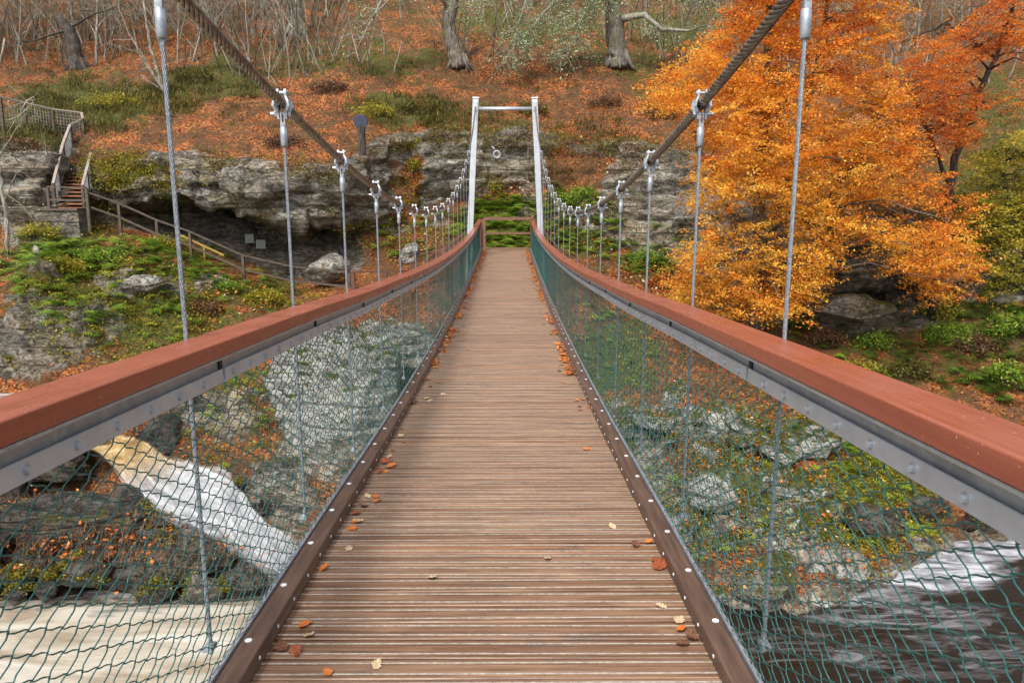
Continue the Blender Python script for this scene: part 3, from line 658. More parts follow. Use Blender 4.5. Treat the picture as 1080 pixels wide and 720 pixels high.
# waterfall: overlapping layers of falling water and foam
stn = [(86, 457, 470, 16.7), (104, 457, 478, 16.4), (118, 457, 492, 16.1), (128, 458, 508, 15.9), (140, 461, 521, 15.7), (158, 468, 533, 15.5), (175, 480, 542, 15.3), (192, 489, 550, 15.2), (212, 494, 558, 15.0), (232, 496, 566, 14.8), (245, 506, 574, 14.6), (258, 524, 582, 14.4), (280, 546, 596, 14.1), (300, 560, 608, 13.9), (322, 577, 618, 13.7), (350, 596, 628, 13.5)]
ar = np.array(stn, float); NU, NV = 190, 70; U = np.linspace(0, len(stn) - 1, NU); W_ = np.linspace(0, 1, NV)
sx_ = [np.interp(U, np.arange(len(stn)), ar[:, k]) for k in range(4)]
LV, LF, LC = [], [], []
for L_, (ext, dy, again, seed_) in enumerate([(0, 0, 1., 12), (4, .12, .75, 31), (9, .26, .45, 57), (13, .4, .3, 83)]):
    Gw = np.zeros((NU, NV, 3)); grow = ss(120, 200, sx_[0])
    fy = fbm(np.stack([U * 1.1, 0 * U + seed_, 0 * U], -1), (1, 1, 1), 4, seed_, gain=.65)
    y0 = sx_[1] - ext * grow * .7 + 9 * fy * grow; y1 = sx_[2] + ext * grow - 10 * fbm(np.stack([U * 1.3, 0 * U, 0 * U + seed_], -1), (1, 1, 1), 4, seed_ + 3, gain=.65) * grow
    for j_, w in enumerate(W_): Gw[:, j_] = at(sx_[0], y0 + (y1 - y0) * w, sx_[3] - .9 * w ** 1.4 + .25 - dy * grow)
    UV = np.stack([np.repeat((U * .45)[:, None], NV, 1) + .6 * np.repeat(W_[None], NU, 0), np.repeat((W_ * 11)[None], NU, 0), 0 * Gw[..., 0] + seed_], -1)
    hi_ = fbm(UV, (1, 1, 1), 5, seed_, gain=.66); lum = fbm(Gw, (1.5, 1.5, 1.8), 4, seed_ + 5)
    ex = ss(125, 180, sx_[0])[:, None]; edge = np.sin(np.pi * W_)[None] ** .6
    Gw[..., 2] += .09 * hi_ * (.25 + ex) + .16 * lum * ex; Gw[..., 1] -= (.28 * edge * (1 + lum) + .1 * hi_) * ex
    tail = 1 - ss(262, 345, sx_[0])[:, None]
    al = np.clip((edge * 1.9 - .35 + 1.5 * hi_ + (.45 if L_ == 0 else -.12 * L_)) * again, 0, 1) * np.clip(tail * 1.15, 0, 1)
    al = np.where((L_ > 0) & (sx_[0][:, None] < 132), 0, al)
    fo = np.clip(.95 + .9 * hi_ + .3 * lum - .55 * (1 - tail) - .55 * ss(.6, 1, W_)[None] * ss(180, 215, sx_[0])[:, None] - .06 * L_, .02, 1)
    ta = np.clip(1 - ss(128, 186, sx_[0][:, None] + 70 * (W_[None] - .5)), 0, 1)
    LV.append(Gw.reshape(-1, 3)); LF.append(grid_faces(NU, NV) + L_ * NU * NV); LC.append(np.stack([fo, ta, al, fo * 0 + 1], -1).reshape(-1, 4))
Gw = np.concatenate(LV); GF = np.concatenate(LF); colw = np.concatenate(LC)
tf = NT('white water'); sp = tf.sep(tf.attr('foam').outputs['Color']); ns = tf.noise((1.6, 1.6, 4.), 7, .65, dist=1.)
cc = tf.mix(sp[1], tf.ramp(tf.math('ADD', tf.math('MULTIPLY', sp[0], .6), tf.math('MULTIPLY', ns, .5)), [(.3, (.1, .1, .11)), (.5, (.27, .28, .3)), (.66, (.43, .44, .46)), (.85, (.54, .55, .56))]), tf.ramp(ns, [(.35, (.2, .12, .045)), (.5, (.36, .24, .1)), (.68, (.5, .4, .23))]))
tf.bump(ns, .3, .05); tf.set(cc, .7, 0, .3); tf.lk(tf.math('MULTIPLY', sp[2], tf.math('ADD', tf.math('MULTIPLY', ns, 1.2), .35), True), tf.b.inputs['Alpha'])
tag(link('waterfall', npmesh('waterfall', Gw, GF, {'foam': colw}), tf.m, None, True), kind='structure')

# ------------------------------------------------------------------ boulders
def rock_mesh(name, size, seed, sub=6, blocky=.35, flat=1.):
    import bmesh
    bm = bmesh.new(); bmesh.ops.create_icosphere(bm, subdivisions=sub, radius=1.)
    V = np.array([v.co[:] for v in bm.verts]); fcs = [[v.index for v in f.verts] for f in bm.faces]; bm.free()
    rg = np.random.default_rng(seed * 13 + 1); Q = V.copy()
    for k in range(26):
        n = rg.normal(size=3); n[2] *= .8; n /= np.linalg.norm(n); dd = rg.uniform(.5, .86); pr = Q @ n; m = pr > dd
        Q[m] = Q[m] - n * ((pr[m] - dd) * .98)[:, None]
    Q = Q * 1.2 * np.array(size, float)
    d = .1 * fbm(Q + seed * 9.1, (.9, .9, 1.4), 3, seed) + .11 * fbm(Q + seed * 3.3, (1.8, 1.8, 4.), 5, seed + 5, ridge=True) + .05 * fbm(Q, (6, 6, 11), 3, seed + 9)
    lay = Q[:, 2] * 3.2 + .5 * fbm(Q, (.6, .6, .4), 2, seed); lay = (lay - np.floor(lay)); Q[:, :2] *= (1 - .06 * (ss(0, .12, lay) < .5))[:, None]
    Q = Q * (1 + d[:, None])
    return npmesh(name, Q, fcs, k=3)
BO = [  # px,py(centre),Y, half sizes (m), material, label
 (346, 284, 27.0, (.95, .7, .5), M_rock_w, 'pale boulder behind the path railing, largest one above the left handrail'),
 (433, 266, 26.4, (.42, .4, .38), M_rock_w, 'small round grey boulder among green plants left of the bridge end'),
 (368, 440, 18.6, (1.7, 1.3, 2.1), M_rock_r, 'big white lichened rock seen through the left netting'),
 (320, 395, 20.2, (1.0, .9, .8), M_rock_r, 'white angular rock beneath the left handrail above the biggest white rock'),
 (412, 372, 20.4, (1.3, 1.1, .9), M_rock_w, 'pale rock ledge behind the netting just beneath the left handrail'),
 (300, 505, 17.0, (.8, .7, .6), M_rock_d, 'dark mossy rock beside the end of the waterfall foam'),
 (60, 560, 14.6, (2.4, .9, .62), M_rock_d, 'broad dark rock with dead grass in front of the waterfall'),
 (190, 590, 13.9, (1.5, .8, .55), M_rock_d, 'mossy dark rock between the white foam and the creamy pool'),
 (-90, 585, 13.6, (1.8, 1.2, .8), M_rock_d, 'dark rock at the far left edge above the creamy pool'),
 (262, 612, 13.3, (.7, .45, .32), M_rock_d, 'low wet stone at the right tip of the mossy island'),
 (15, 480, 16.6, (1.6, .8, .55), M_rock_d, 'dark ledge beside the top of the waterfall at left'),
 (213, 622, 12.9, (.42, .3, .3), M_rock, 'small grey stone standing in the creamy pool margin'),
 (765, 448, 18.2, (.62, .5, .42), M_rock_r, 'round white rock seen through the right netting, upper one'),
 (842, 470, 17.3, (.9, .6, .32), M_rock_r, 'flat white lichened slab through the right netting'),
 (770, 520, 15.6, (.85, .6, .45), M_rock_r, 'pale speckled rock in the middle of the right bank'),
 (845, 565, 14.4, (.85, .6, .42), M_rock_r, 'white rock above the dark water at right'),
 (880, 600, 13.4, (.8, .6, .45), M_rock_w, 'grey rock with a wet foot beside the right rapids'),
 (700, 560, 14.6, (.7, .55, .45), M_rock_r, 'pale rock near the right kerb'),
 (800, 620, 12.9, (.7, .5, .4), M_rock, 'mossy grey rock at the edge of the dark water'),
 (925, 560, 14.8, (.75, .6, .5), M_rock_d, 'green mossed rock beside the white rapids'),
 (975, 535, 16.0, (.7, .5, .35), M_rock_d, 'small dark rock upstream of the rapids at right'),
 (902, 328, 22.8, (1.25, .55, .42), M_rock, 'grey rock block under the dark cave at right'),
 (930, 246, 24.2, (1.9, 1.3, .42), M_rock, 'grey roof slab over the dark cave at right'),
 (30, 345, 21.9, (.9, .6, .75), M_rock, 'dark craggy rock face at the left edge above the handrail'),
 (75, 370, 21.4, (.75, .5, .5), M_rock, 'broken dark rock with a white patch just above the left handrail'),
 (88, 330, 22.0, (.45, .4, .4), M_rock, 'small mossy rock above the broken dark rock on the left bank'),
 (152, 300, 23.6, (.95, .5, .28), M_rock_w, 'long pale rock ledge among the ferns on the left bank'),
 (5, 385, 21.3, (.6, .5, .4), M_rock, 'dark rock cut by the left edge of the photo above the handrail'),
 (1040, 545, 15.6, (.5, .4, .3), M_rock_d, 'wet stone with white water around it at the right edge'),
]
for i, (px, py, Y, S, m, lab) in enumerate(BO):
    o = link('boulder', rock_mesh('boulder', S, i + 3, 6 if max(S) > .9 else 5), m, None, True); o.location = at(px, py, Y); o.rotation_euler = (random.uniform(-.15, .15), random.uniform(-.15, .15), random.uniform(-.5, .5) if S[0] < 1.2 else random.uniform(-.15, .15))
    tag(o, lab, 'boulder')

_pr = [rock_mesh('boulder', (.42, .34, .3), 60 + q, 5) for q in range(5)]
for m_ in _pr[:4]: m_.materials.append(M_rock_r)
_pr[4].materials.append(M_rock)
for me_ in _pr: me_.polygons.foreach_set('use_smooth', [True] * len(me_.polygons))
for k in range(90):
    px, py = (random.uniform(680, 890), random.uniform(410, 635)) if k < 68 else (random.uniform(600, 680), random.uniform(420, 560))
    if px > 700 + (630 - py) * 1.6 + 60: continue
    g, n_ = front_ground(px, py); o = bpy.data.objects.new('bank_rock', random.choice(_pr)); COL.objects.link(o); o.location = g + Vector((0, 0, -.02)); sc_ = random.uniform(.5, 1.35); o.scale = (sc_ * 1.2, sc_, sc_ * .8)
    o.rotation_euler = (random.uniform(-.3, .3), random.uniform(-.3, .3), random.uniform(0, 6.28))
    tag(o, 'broken white lichened rock on the river bank seen through the right netting', 'rock', 'broken pale rocks on the right river bank')
_pd = [rock_mesh('boulder', (.34, .28, .22), 80 + q, 5) for q in range(4)]
FR = [(150, 540, 14.7), (172, 548, 14.6), (205, 560, 14.4), (232, 572, 14.2), (262, 588, 14.0), (285, 602, 13.8), (138, 522, 15.0), (250, 512, 15.9), (275, 535, 15.5)]
for me_ in _pd: me_.materials.append(M_rock_d); me_.polygons.foreach_set('use_smooth', [True] * len(me_.polygons))
for k in range(34 + len(FR)):
    px, py = random.uniform(-30, 290), random.uniform(525, 628)
    if px > 190 and py < 600 and k < 34: continue
    o = bpy.data.objects.new('river_rock', random.choice(_pd)); COL.objects.link(o); Yk = 12.9 + (628 - py) / 100 * 2.0; p_ = A(px, py, Yk); p_.z = min(p_.z, -6.3)
    if k >= 34: p_ = A(*FR[k - 34])
    o.location = p_; sc_ = random.uniform(.5, 1.4); o.scale = (sc_ * 1.2, sc_, sc_ * .8)
    o.rotation_euler = (random.uniform(-.3, .3), random.uniform(-.3, .3), random.uniform(0, 6.28))
    tag(o, 'small dark wet rock on the rocky islet in front of the waterfall', 'rock', 'dark rocks on the islet before the waterfall')
_pl = [rock_mesh('boulder', (1.15, .6, 1.0), 120 + q, 5) for q in range(4)]
for me_ in _pl: me_.materials.append(M_rock_d); me_.polygons.foreach_set('use_smooth', [True] * len(me_.polygons))
for k, (x_, y_, r_) in enumerate([(-11.3 - 1.7 * q, 15.85 + .15 * (q % 2), random.uniform(-.2, .2)) for q in range(12)] + [(-8.45 - .56 * q * 1.3, 18.1 + 1.3 * q, 1.9 + random.uniform(-.3, .3)) for q in range(4)]):
    o = bpy.data.objects.new('ledge_rock', random.choice(_pl)); COL.objects.link(o); o.location = (x_, y_, -5.95 + random.uniform(-.06, .1)); o.rotation_euler = (random.uniform(-.06, .06), random.uniform(-.06, .06), r_)
    tag(o, 'dark wet rock rimming the river above the waterfall at the left edge', 'rock', 'dark rocks rimming the pool above the waterfall')
# ------------------------------------------------------------------ foliage builders
def rot_rand(n):
    a = rng.normal(size=(n, 3)); a /= np.linalg.norm(a, axis=1)[:, None]; return a
def cards(C, size, val, flat=.3, droop=0., aspect=.6, jitter=.35, curl=.25):
    """diamond leaves folded along the mid rib: 4 verts / 2 tris each as one quad"""
    n = len(C); d = rot_rand(n); d[:, 2] = d[:, 2] * (1 - flat) - droop; d /= np.linalg.norm(d, axis=1)[:, None]
    u = rot_rand(n); u = np.cross(d, u); u /= np.linalg.norm(u, axis=1)[:, None] + 1e-9
    if flat > 0:
        up = np.array([0, 0, 1.]) + rot_rand(n) * (1.1 - flat); u2 = np.cross(d, up); u = u2 / (np.linalg.norm(u2, axis=1)[:, None] + 1e-9)
    w = np.cross(d, u)
    s = size * (1 + jitter * rng.uniform(-1, 1, n)); s = s[:, None]
    a = C - d * s * .5; b = C + u * s * aspect * .5 + w * s * curl * .5; c = C + d * s * .5; e = C - u * s * aspect * .5 + w * s * curl * .5
    V = np.stack([a, b, c, e], 1).reshape(-1, 3); Fq = np.arange(4 * n).reshape(-1, 4)
    col = np.repeat(np.clip(val, 0, 1), 4); return V, Fq, np.stack([col] * 3 + [col * 0 + 1], -1)
def join(parts):
    V = []; Fq = []; Cc = []; b = 0
    for v, f, c in parts: V.append(v); Fq.append(f + b); Cc.append(c); b += len(v)
    return np.concatenate(V), np.concatenate(Fq), np.concatenate(Cc)
def leafobj(name, parts, mat_, parent=None):
    V, Fq, c = join(parts) if isinstance(parts, list) else parts
    return link(name, npmesh(name, V, Fq, {'rnd': c}), mat_, parent)
def inpoly(x, y, poly):
    c = np.zeros(len(x), bool); j = len(poly) - 1
    for i in range(len(poly)):
        xi, yi = poly[i]; xj, yj = poly[j]
        k = ((yi > y) != (yj > y)) & (x < (xj - xi) * (y - yi) / (yj - yi + 1e-12) + xi); c ^= k; j = i
    return c

def leafy_tree(name, poly, Yc, dY, nspray, per, lsize, mat_, bark, trunks, label, cat, valf, gapseed=1, gap=-.25, droop=.35, rs=.42, limbs=60):
    x0, x1 = min(p[0] for p in poly), max(p[0] for p in poly); y0, y1 = min(p[1] for p in poly), max(p[1] for p in poly)
    pts = []
    while len(pts) < nspray:
        x = rng.uniform(x0, x1, 4000); y = rng.uniform(y0, y1, 4000); m = inpoly(x, y, poly); x, y = x[m], y[m]
        g = fbm(np.stack([x / 55 + y / 90, y / 20, 0 * x], -1), (1, 1, 1), 3, gapseed); k = g > gap + .15 * rng.normal(size=len(g)); pts += list(zip(x[k], y[k]))
    pts = np.array(pts[:nspray]); Y = Yc + dY * np.clip(rng.normal(size=nspray) * .55, -1, 1) + 1.2 * fbm(np.stack([pts[:, 0] / 70, pts[:, 1] / 50, 0 * pts[:, 0]], -1), (1, 1, 1), 2, gapseed + 7)
    S = at(pts[:, 0], pts[:, 1], Y)
    # each spray: flat drooping fan of leaves
    dirn = rng.uniform(0, 2 * np.pi, nspray); L = rs * rng.uniform(.6, 1.4, nspray)
    t = rng.uniform(0, 1, (nspray, per)); w = rng.normal(size=(nspray, per)) * .32 * (1 - .5 * t)
    cx, cy_ = np.cos(dirn)[:, None], np.sin(dirn)[:, None]
    C = S[:, None, :] + np.stack([(cx * (t - .5) * 2 - cy_ * w) * L[:, None], (cy_ * (t - .5) * 2 + cx * w) * L[:, None], (-droop * t ** 1.5 + .035 * rng.normal(size=t.shape)) * 2 * L[:, None]], -1)
    C = C.reshape(-1, 3); qx, qy = proj(C)
    val = valf(qx, qy) + .16 * rng.normal(size=len(C)) + .15 * np.repeat(rng.normal(size=nspray), per)
    root = empty(name, trunks[0][0]); tag(root, label, cat)
    o = leafobj('crown', cards(C, lsize, val, flat=.45, droop=.25), mat_); adopt(o, root)
    mb = MB(); nodes = []
    for tr in trunks:
        P_ = [Vector(p) for p, r in zip(tr[::2], tr[1::2])]; rr = [r for r in tr[1::2]]
        # smooth path with wobble
        pp = []; r2 = []
        for i in range(len(P_) - 1):
            for q in range(6):
                s = q / 6; pp.append(P_[i].lerp(P_[i + 1], s) + Vector(rng.normal(size=3) * .03)); r2.append(rr[i] + (rr[i + 1] - rr[i]) * s)
        pp.append(P_[-1]); r2.append(rr[-1]); mb.tube(pp, r2, 8); nodes += list(zip(pp, r2))
    adopt(mb.build('trunk', bark, None, True), root)
    mb = MB(); NP = np.array([tuple(p) for p, _ in nodes])
    idx = rng.choice(nspray, min(limbs, nspray), replace=False)
    for k in idx:
        e = S[k]; dd = np.linalg.norm(NP - e, axis=1) + np.where(NP[:, 2] > e[2] + .3, 3, 0); j = int(np.argmin(dd)); a = Vector(NP[j].tolist()); b = Vector(e.tolist()); rr = min(nodes[j][1] * .5, .05)
        mid = a.lerp(b, .5) + Vector((0, 0, .12 * (b - a).length)); mb.tube([a, a.lerp(mid, .5) + Vector(rng.normal(size=3) * .05), mid, mid.lerp(b, .5) + Vector(rng.normal(size=3) * .05), b], [rr, rr * .8, rr * .6, rr * .4, .006], 5)
    adopt(mb.build('branches', bark, None, True), root)
    return root

def v_orange(qx, qy):
    y = np.exp(-((qx - 800) / 105) ** 2 - ((qy - 225) / 100) ** 2) * .3 + .49 + .1 * fbm(np.stack([qx / 38, qy / 24, 0 * qx], -1), (1, 1, 1), 3, 3) * 1.6
    return y - .12 * ss(120, 20, qy) - .2 * ss(930, 1010, qx) * .5
poly_o = [(782,-120),(770,15),(735,50),(700,66),(686,90),(694,112),(724,122),(740,158),(726,196),(744,235),(722,262),(706,288),(712,314),(745,332),(800,340),(842,326),(868,304),(878,266),(905,248),(932,262),(958,290),(975,318),(1000,312),(1028,300),(1034,262),(1008,235),(1036,216),(1010,188),(975,165),(958,120),(948,40),(938,-120)]
leafy_tree('beech_tree', poly_o, 21.5, 2.2, 2050, 84, .075, M_lorange, M_bark, [
    [A(795,350,22.5),.2,A(800,220,22.3),.17,A(808,100,22.),.13,A(815,-60,22.),.08],
    [A(800,300,22.5),.14,A(835,180,22.),.1,A(862,60,21.8),.07,A(880,-60,21.8),.04],
    [A(820,340,22.6),.15,A(880,200,22.3),.11,A(925,130,22.),.08,A(945,60,22.),.04],
    [A(795,300,22.4),.09,A(760,200,22.),.06,A(715,110,21.8),.03]],
    'large beech with bright orange and golden leaves beside the right handrail', 'tree', v_orange, 5, -.3, rs=.6, droop=.3, limbs=150)
poly_r = [(925,110),(940,70),(972,42),(1005,28),(1040,2),(1090,-30),(1130,20),(1100,75),(1072,118),(1060,100),(1046,112),(1035,132),(1030,160),(1062,192),(1058,200),(1015,172),(1000,195),(985,230),(960,205),(945,160)]
leafy_tree('red_leaved_tree', poly_r, 22.5, 1.6, 470, 44, .075, M_lred, M_bark_d, [
    [A(985,330,24.),.15,A(1000,220,23.6),.13,A(1012,140,23.4),.1,A(1050,60,23.2),.07,A(1085,-40,23.),.04],
    [A(1003,200,23.6),.07,A(975,130,23.),.05,A(955,90,22.8),.03],
    [A(1050,60,23.2),.05,A(1000,25,23.),.035,A(950,45,22.6),.02]],
    'tree with sparse red orange leaves and dark forked trunk at the upper right', 'tree', lambda a, b: .55 + .25 * fbm(np.stack([a / 30, b / 25, 0 * a], -1), (1, 1, 1), 3, 6), 15, .02, limbs=80)
poly_y = [(1000,205),(1020,165),(1052,150),(1090,130),(1150,140),(1200,230),(1150,340),(1080,330),(1040,318),(1035,280),(1010,250)]
leafy_tree('olive_leaved_tree', poly_y, 25.2, 1.6, 950, 60, .085, M_lolive, M_bark_d, [
    [A(1060,370,25.8),.14,A(1065,260,25.4),.1,A(1060,170,25.2),.05], [A(1070,330,25.6),.1,A(1110,220,25.4),.05]],
    'dense tree with olive yellow leaves at the right edge above the bank', 'tree', lambda a, b: .5 + .45 * fbm(np.stack([a / 30, b / 18, 0 * a], -1), (1, 1, 1), 3, 16) + .2 * ss(260, 150, b), 25, -.4, limbs=30)

# ------------------------------------------------------------------ bare trees
def bare_tree_mb(h, r, seed, levels=3, lean=.08, spread=.6, dens=9, wob=.05, low=.25):
    rg = random.Random(seed); mb = MB(); tips = []
    def branch(p, d, L, r, lev, tgt):
        n = 6 if lev == 0 else 4; pts = [p.copy()]; rr = [r]; q = p.copy(); dd = d.copy()
        for i in range(n):
            dd = (dd + Vector((rg.gauss(0, wob * (1 + lev)), rg.gauss(0, wob * (1 + lev)), rg.gauss(0, wob * .6 * (1 + lev)) + (.04 if lev else 0)))).normalized()
            q = q + dd * (L / n); pts.append(q.copy()); rr.append(max(r * (1 - (i + 1) / (n + .35)), .004))
        tgt.tube(pts, rr, 7 if lev == 0 and r > .15 else (5 if lev == 0 else 3), cap=False)
        if lev < levels:
            k = dens if lev == 0 else (5 if lev == 1 else 3)
            for j in range(k):
                t = (low + (1 - low) * (j + rg.random() * .8) / k) if lev == 0 else (.25 + .75 * rg.random()); t = min(t, .98)
                x = t * n; i = int(x); pp = pts[i].lerp(pts[min(i + 1, n)], x - i); a = rg.uniform(0, 6.283)
                sd = Vector((math.cos(a), math.sin(a), 0)); nd = (dd * (1 - spread) + sd * spread + Vector((0, 0, .1 if lev == 0 else 0))).normalized()
                branch(pp, nd, L * (.42 if lev == 0 else .5) * (1.15 - .6 * t if lev == 0 else 1) * rg.uniform(.7, 1.2), max(rr[i] * .45, .005), lev + 1, limbs)
        else: tips.append(q)
    trunk = mb; limbs = MB()
    branch(Vector((0, 0, -.15)), Vector((rg.gauss(0, lean), rg.gauss(0, lean), 1)).normalized(), h, r, 0, trunk)
    return trunk, limbs, tips
protos = []
for i in range(8):
    tr, lb, tips = bare_tree_mb(random.uniform(6, 8.5), random.uniform(.035, .075), 100 + i, 3, .12, .58, 12, .07, .12)
    mt = tr.mesh('trunk'); mt.materials.append(M_birch); mt.polygons.foreach_set('use_smooth', [True] * len(mt.polygons))
    ml = lb.mesh('crown'); ml.materials.append(M_bark_g)
    protos.append((mt, ml))
def place_bare(px, py, sc_, lab, grp, cat='tree', name='birch_tree', rx=None):
    g, n = ground_at(px, py, 9.5, 14.5)
    mt, ml = random.choice(protos); root = empty(name, g); root.rotation_euler = (random.gauss(0, .09), random.gauss(0, .13) if rx is None else rx, random.uniform(0, 6.28)); root.scale = (sc_,) * 3
    for nm, me in (('trunk', mt), ('crown', ml)):
        o = bpy.data.objects.new(nm, me); COL.objects.link(o); o.parent = root
    tag(root, lab, cat, grp)
for (xa, xb, ya, yb, n, s0, s1, lab, grp) in [
    (-140, 110, 22, 74, 34, .7, 1.25, 'thin bare grey white birch on the slope in the upper left corner', 'bare birches in the upper left corner'),
    (110, 330, 8, 72, 46, .6, 1.2, 'thin bare pale birch on the orange slope behind the left cable', 'bare birches behind the left cable'),
    (330, 460, -14, 24, 20, .6, 1., 'pale bare birch on the slope left of the leaning mossy trunk', 'bare birches left of the leaning trunk'),
    (490, 640, -22, 10, 30, .6, 1., 'pale bare birch on the hilltop between the two thick trunks', 'bare birches between the two thick trunks'),
    (670, 800, -22, 10, 22, .6, 1., 'pale bare birch right of the thick double trunk', 'bare birches right of the thick trunk'),
    (900, 1150, -10, 90, 32, .6, 1.15, 'pale bare tree on the slope behind the red leaved tree', 'bare trees behind the red leaved tree')]:
    for k in range(n): place_bare(random.uniform(xa, xb), random.uniform(ya, yb), random.uniform(s0, s1), lab, grp)
# far thicket of fine stems on the upper slope: one uncountable mass
idx = np.where((VPf > 12.2) & (VPf < 14.6) & (_ax > -150) & (_ax < 1230) & (_ay > -130))[0]; i = rng.choice(idx, 2300)
C = Gf[i]; C = C[fbm(C, (.22, .22, .22), 4, 19, gain=.7) > -.02]; n = len(C); Lh = rng.uniform(.6, 3.6, n) ** 1.1; a = rng.normal(size=(n, 2)) * .34
V = []; Fq = []; 
P0 = C; P1 = C + np.stack([a[:, 0] * Lh * .5, a[:, 1] * Lh * .5, Lh * .5], -1); P2 = P1 + np.stack([a[:, 0] * Lh * .5 + .12 * rng.normal(size=n), a[:, 1] * Lh, Lh * .5], -1)
allp = [(P0, P1, .028), (P1, P2, .018)]
for q in range(5):
    t_ = rng.uniform(.2, .95, n)[:, None]; B0 = P0 + (P2 - P0) * t_; B1 = B0 + np.stack([rng.normal(size=n) * .5, rng.normal(size=n) * .3, rng.uniform(.1, .8, n)], -1) * (Lh[:, None] * .3); allp.append((B0, B1, .009))
parts = []
for (a0, a1, w_) in allp:
    for ax in ((1, 0, 0), (0, 1, 0)):
        o_ = np.array(ax) * w_; V = np.stack([a0 - o_, a0 + o_, a1 + o_ * .6, a1 - o_ * .6], 1).reshape(-1, 3); col = np.repeat(rng.uniform(0, 1, n), 4)
        parts.append((V, np.arange(4 * n).reshape(-1, 4), np.stack([col] * 3 + [col * 0 + 1], -1)))
M_twig = mk_leaf('grey twigs', [(0, (.07, .055, .04)), (.5, (.19, .165, .125)), (1, (.38, .36, .28))], .0, .8)
stuff_later = parts

# big trees ------------------------------------------------------------
def big_tree(name, path, rad, bark, label, limbs, lichen=0, roots=True, seed=1):
    g = Vector(path[0]); root = empty(name, g); tag(root, label, 'tree'); mb = MB()
    def sm(path, rad, k=7, w=.03):
        pp = []; rr = []
        for i in range(len(path) - 1):
            for q in range(k):
                s = q / k; pp.append(Vector(path[i]).lerp(Vector(path[i + 1]), s) + Vector(rng.normal(size=3) * w * .6)); rr.append(rad[i] + (rad[i + 1] - rad[i]) * s)
        pp.append(Vector(path[-1])); rr.append(rad[-1]); return pp, rr
    pp, rr = sm(path, rad); mb.tube(pp, rr, 14)
    if roots:
        for k in range(7):
            a = k * .9 + seed; d = Vector((math.cos(a), math.sin(a) * .7, 0)); mb.tube([g + Vector((0, 0, rad[0] * 1.6)) + d * rad[0] * .6, g + d * rad[0] * 1.15 + Vector((0, 0, .25)), g + d * rad[0] * 1.75 + Vector((0, -.05, -.12))], [rad[0] * .3, rad[0] * .24, rad[0] * .08], 7)
    adopt(mb.build('trunk', bark, None, True), root)
    lb = MB(); tw = []
    for (pth, r0, rg_twigs) in limbs:
        n = len(pth); pp, rr = sm(pth, [r0 * (1 - .85 * i / (n - 1)) for i in range(n)], 4, .03); lb.tube(pp, rr, 6)
        for q in range(rg_twigs):
            a = pp[rng.integers(len(pp) // 4, len(pp))]; d = Vector((rng.normal() * .7, rng.normal() * .5, rng.normal() * .4 - .25)); L = rng.uniform(.5, 1.5)
            b = a + d * L * .5 + Vector(rng.normal(size=3) * .08); c = b + (d + Vector((0, 0, -.35))) * L * .5; lb.tube([a, b, c], [.018, .012, .005], 3, cap=False); tw += [a.lerp(b, .5), b, b.lerp(c, .5), c]
            for _ in range(2):
                e = b + Vector(rng.normal(size=3) * .4); lb.tube([b, e], [.009, .004], 3, cap=False); tw.append(e)
    adopt(lb.build('branches', M_bark_g if lichen else bark, None, True), root)
    if lichen and tw:
        T = np.array([tuple(t) for t in tw]); C = np.repeat(T, lichen, 0) + rng.normal(size=(len(T) * lichen, 3)) * .16
        adopt(tag(leafobj('lichen_tufts', cards(C, .1 if roots else .045, .5 + .25 * rng.normal(size=len(C)), flat=.1, aspect=.5), M_llichen), kind='stuff'), root)
    return root
g1, _ = ground_at(480, 72, 11, 14); g2, _ = ground_at(650, 70, 11, 14); g3, _ = ground_at(311, 38, 11, 14.5); g4, _ = ground_at(80, 75, 11, 14)
def PX(px, py, g, dy=0): return A(px, py, g.y + dy)
big_tree('leaning_oak_tree', [PX(484, 72, g1), PX(478, 50, g1), PX(472, 25, g1), PX(476, 2, g1, .2), PX(490, -40, g1, .4), PX(500, -120, g1, .6)], [.38, .33, .32, .35, .25, .15], M_bark,
    'thick leaning grey trunk with lichened twigs above the left tower leg', [
    ([PX(474, 10, g1), PX(455, -15, g1, -1), PX(420, -10, g1, -2), PX(385, 25, g1, -2.6)], .12, 34), ([PX(474, 2, g1), PX(440, -35, g1, -1), PX(405, -5, g1, -2), PX(375, 55, g1, -3)], .1, 30),
    ([PX(478, -5, g1), PX(520, -40, g1, -1), PX(560, -20, g1, -1.6), PX(545, 30, g1, -2)], .1, 26)], 3, seed=1)
big_tree('double_trunk_tree', [PX(652, 72, g2), PX(650, 50, g2), PX(648, 25, g2), PX(646, 0, g2, .1), PX(640, -60, g2, .3)], [.5, .45, .43, .36, .2], M_bark,
    'thickest dark mossy trunk with a white side limb above the right tower leg', [
    ([PX(656, 20, g2, -.3), PX(680, 16, g2, -.6), PX(698, 31, g2, -.8), PX(725, 33, g2, -1), PX(752, 24, g2, -1.2)], .17, 10),
    ([PX(648, 10, g2), PX(620, -30, g2, -.8), PX(585, 0, g2, -1.5), PX(555, 35, g2, -2.2), PX(535, 60, g2, -2.6)], .11, 60), ([PX(650, 5, g2), PX(640, -20, g2, -.8), PX(615, 15, g2, -1.5), PX(598, 60, g2, -2.2)], .09, 60),
    ([PX(650, -10, g2), PX(700, -40, g2, -.8), PX(740, -10, g2, -1.5), PX(770, 20, g2, -2)], .1, 30),
    ([PX(646, -20, g2), PX(600, -50, g2, -1), PX(540, -30, g2, -2), PX(500, 10, g2, -2.6)], .1, 50)], 13, seed=2)
big_tree('grey_trunk_tree', [PX(312, 40, g3), PX(312, 22, g3), PX(313, 0, g3), PX(318, -60, g3)], [.42, .33, .3, .2], M_bark_g, 'short thick grey trunk with a mossy foot near the left cable', [
    ([PX(312, 5, g3), PX(345, -25, g3, -1), PX(380, 5, g3, -1.6)], .08, 14)], 2, seed=3)
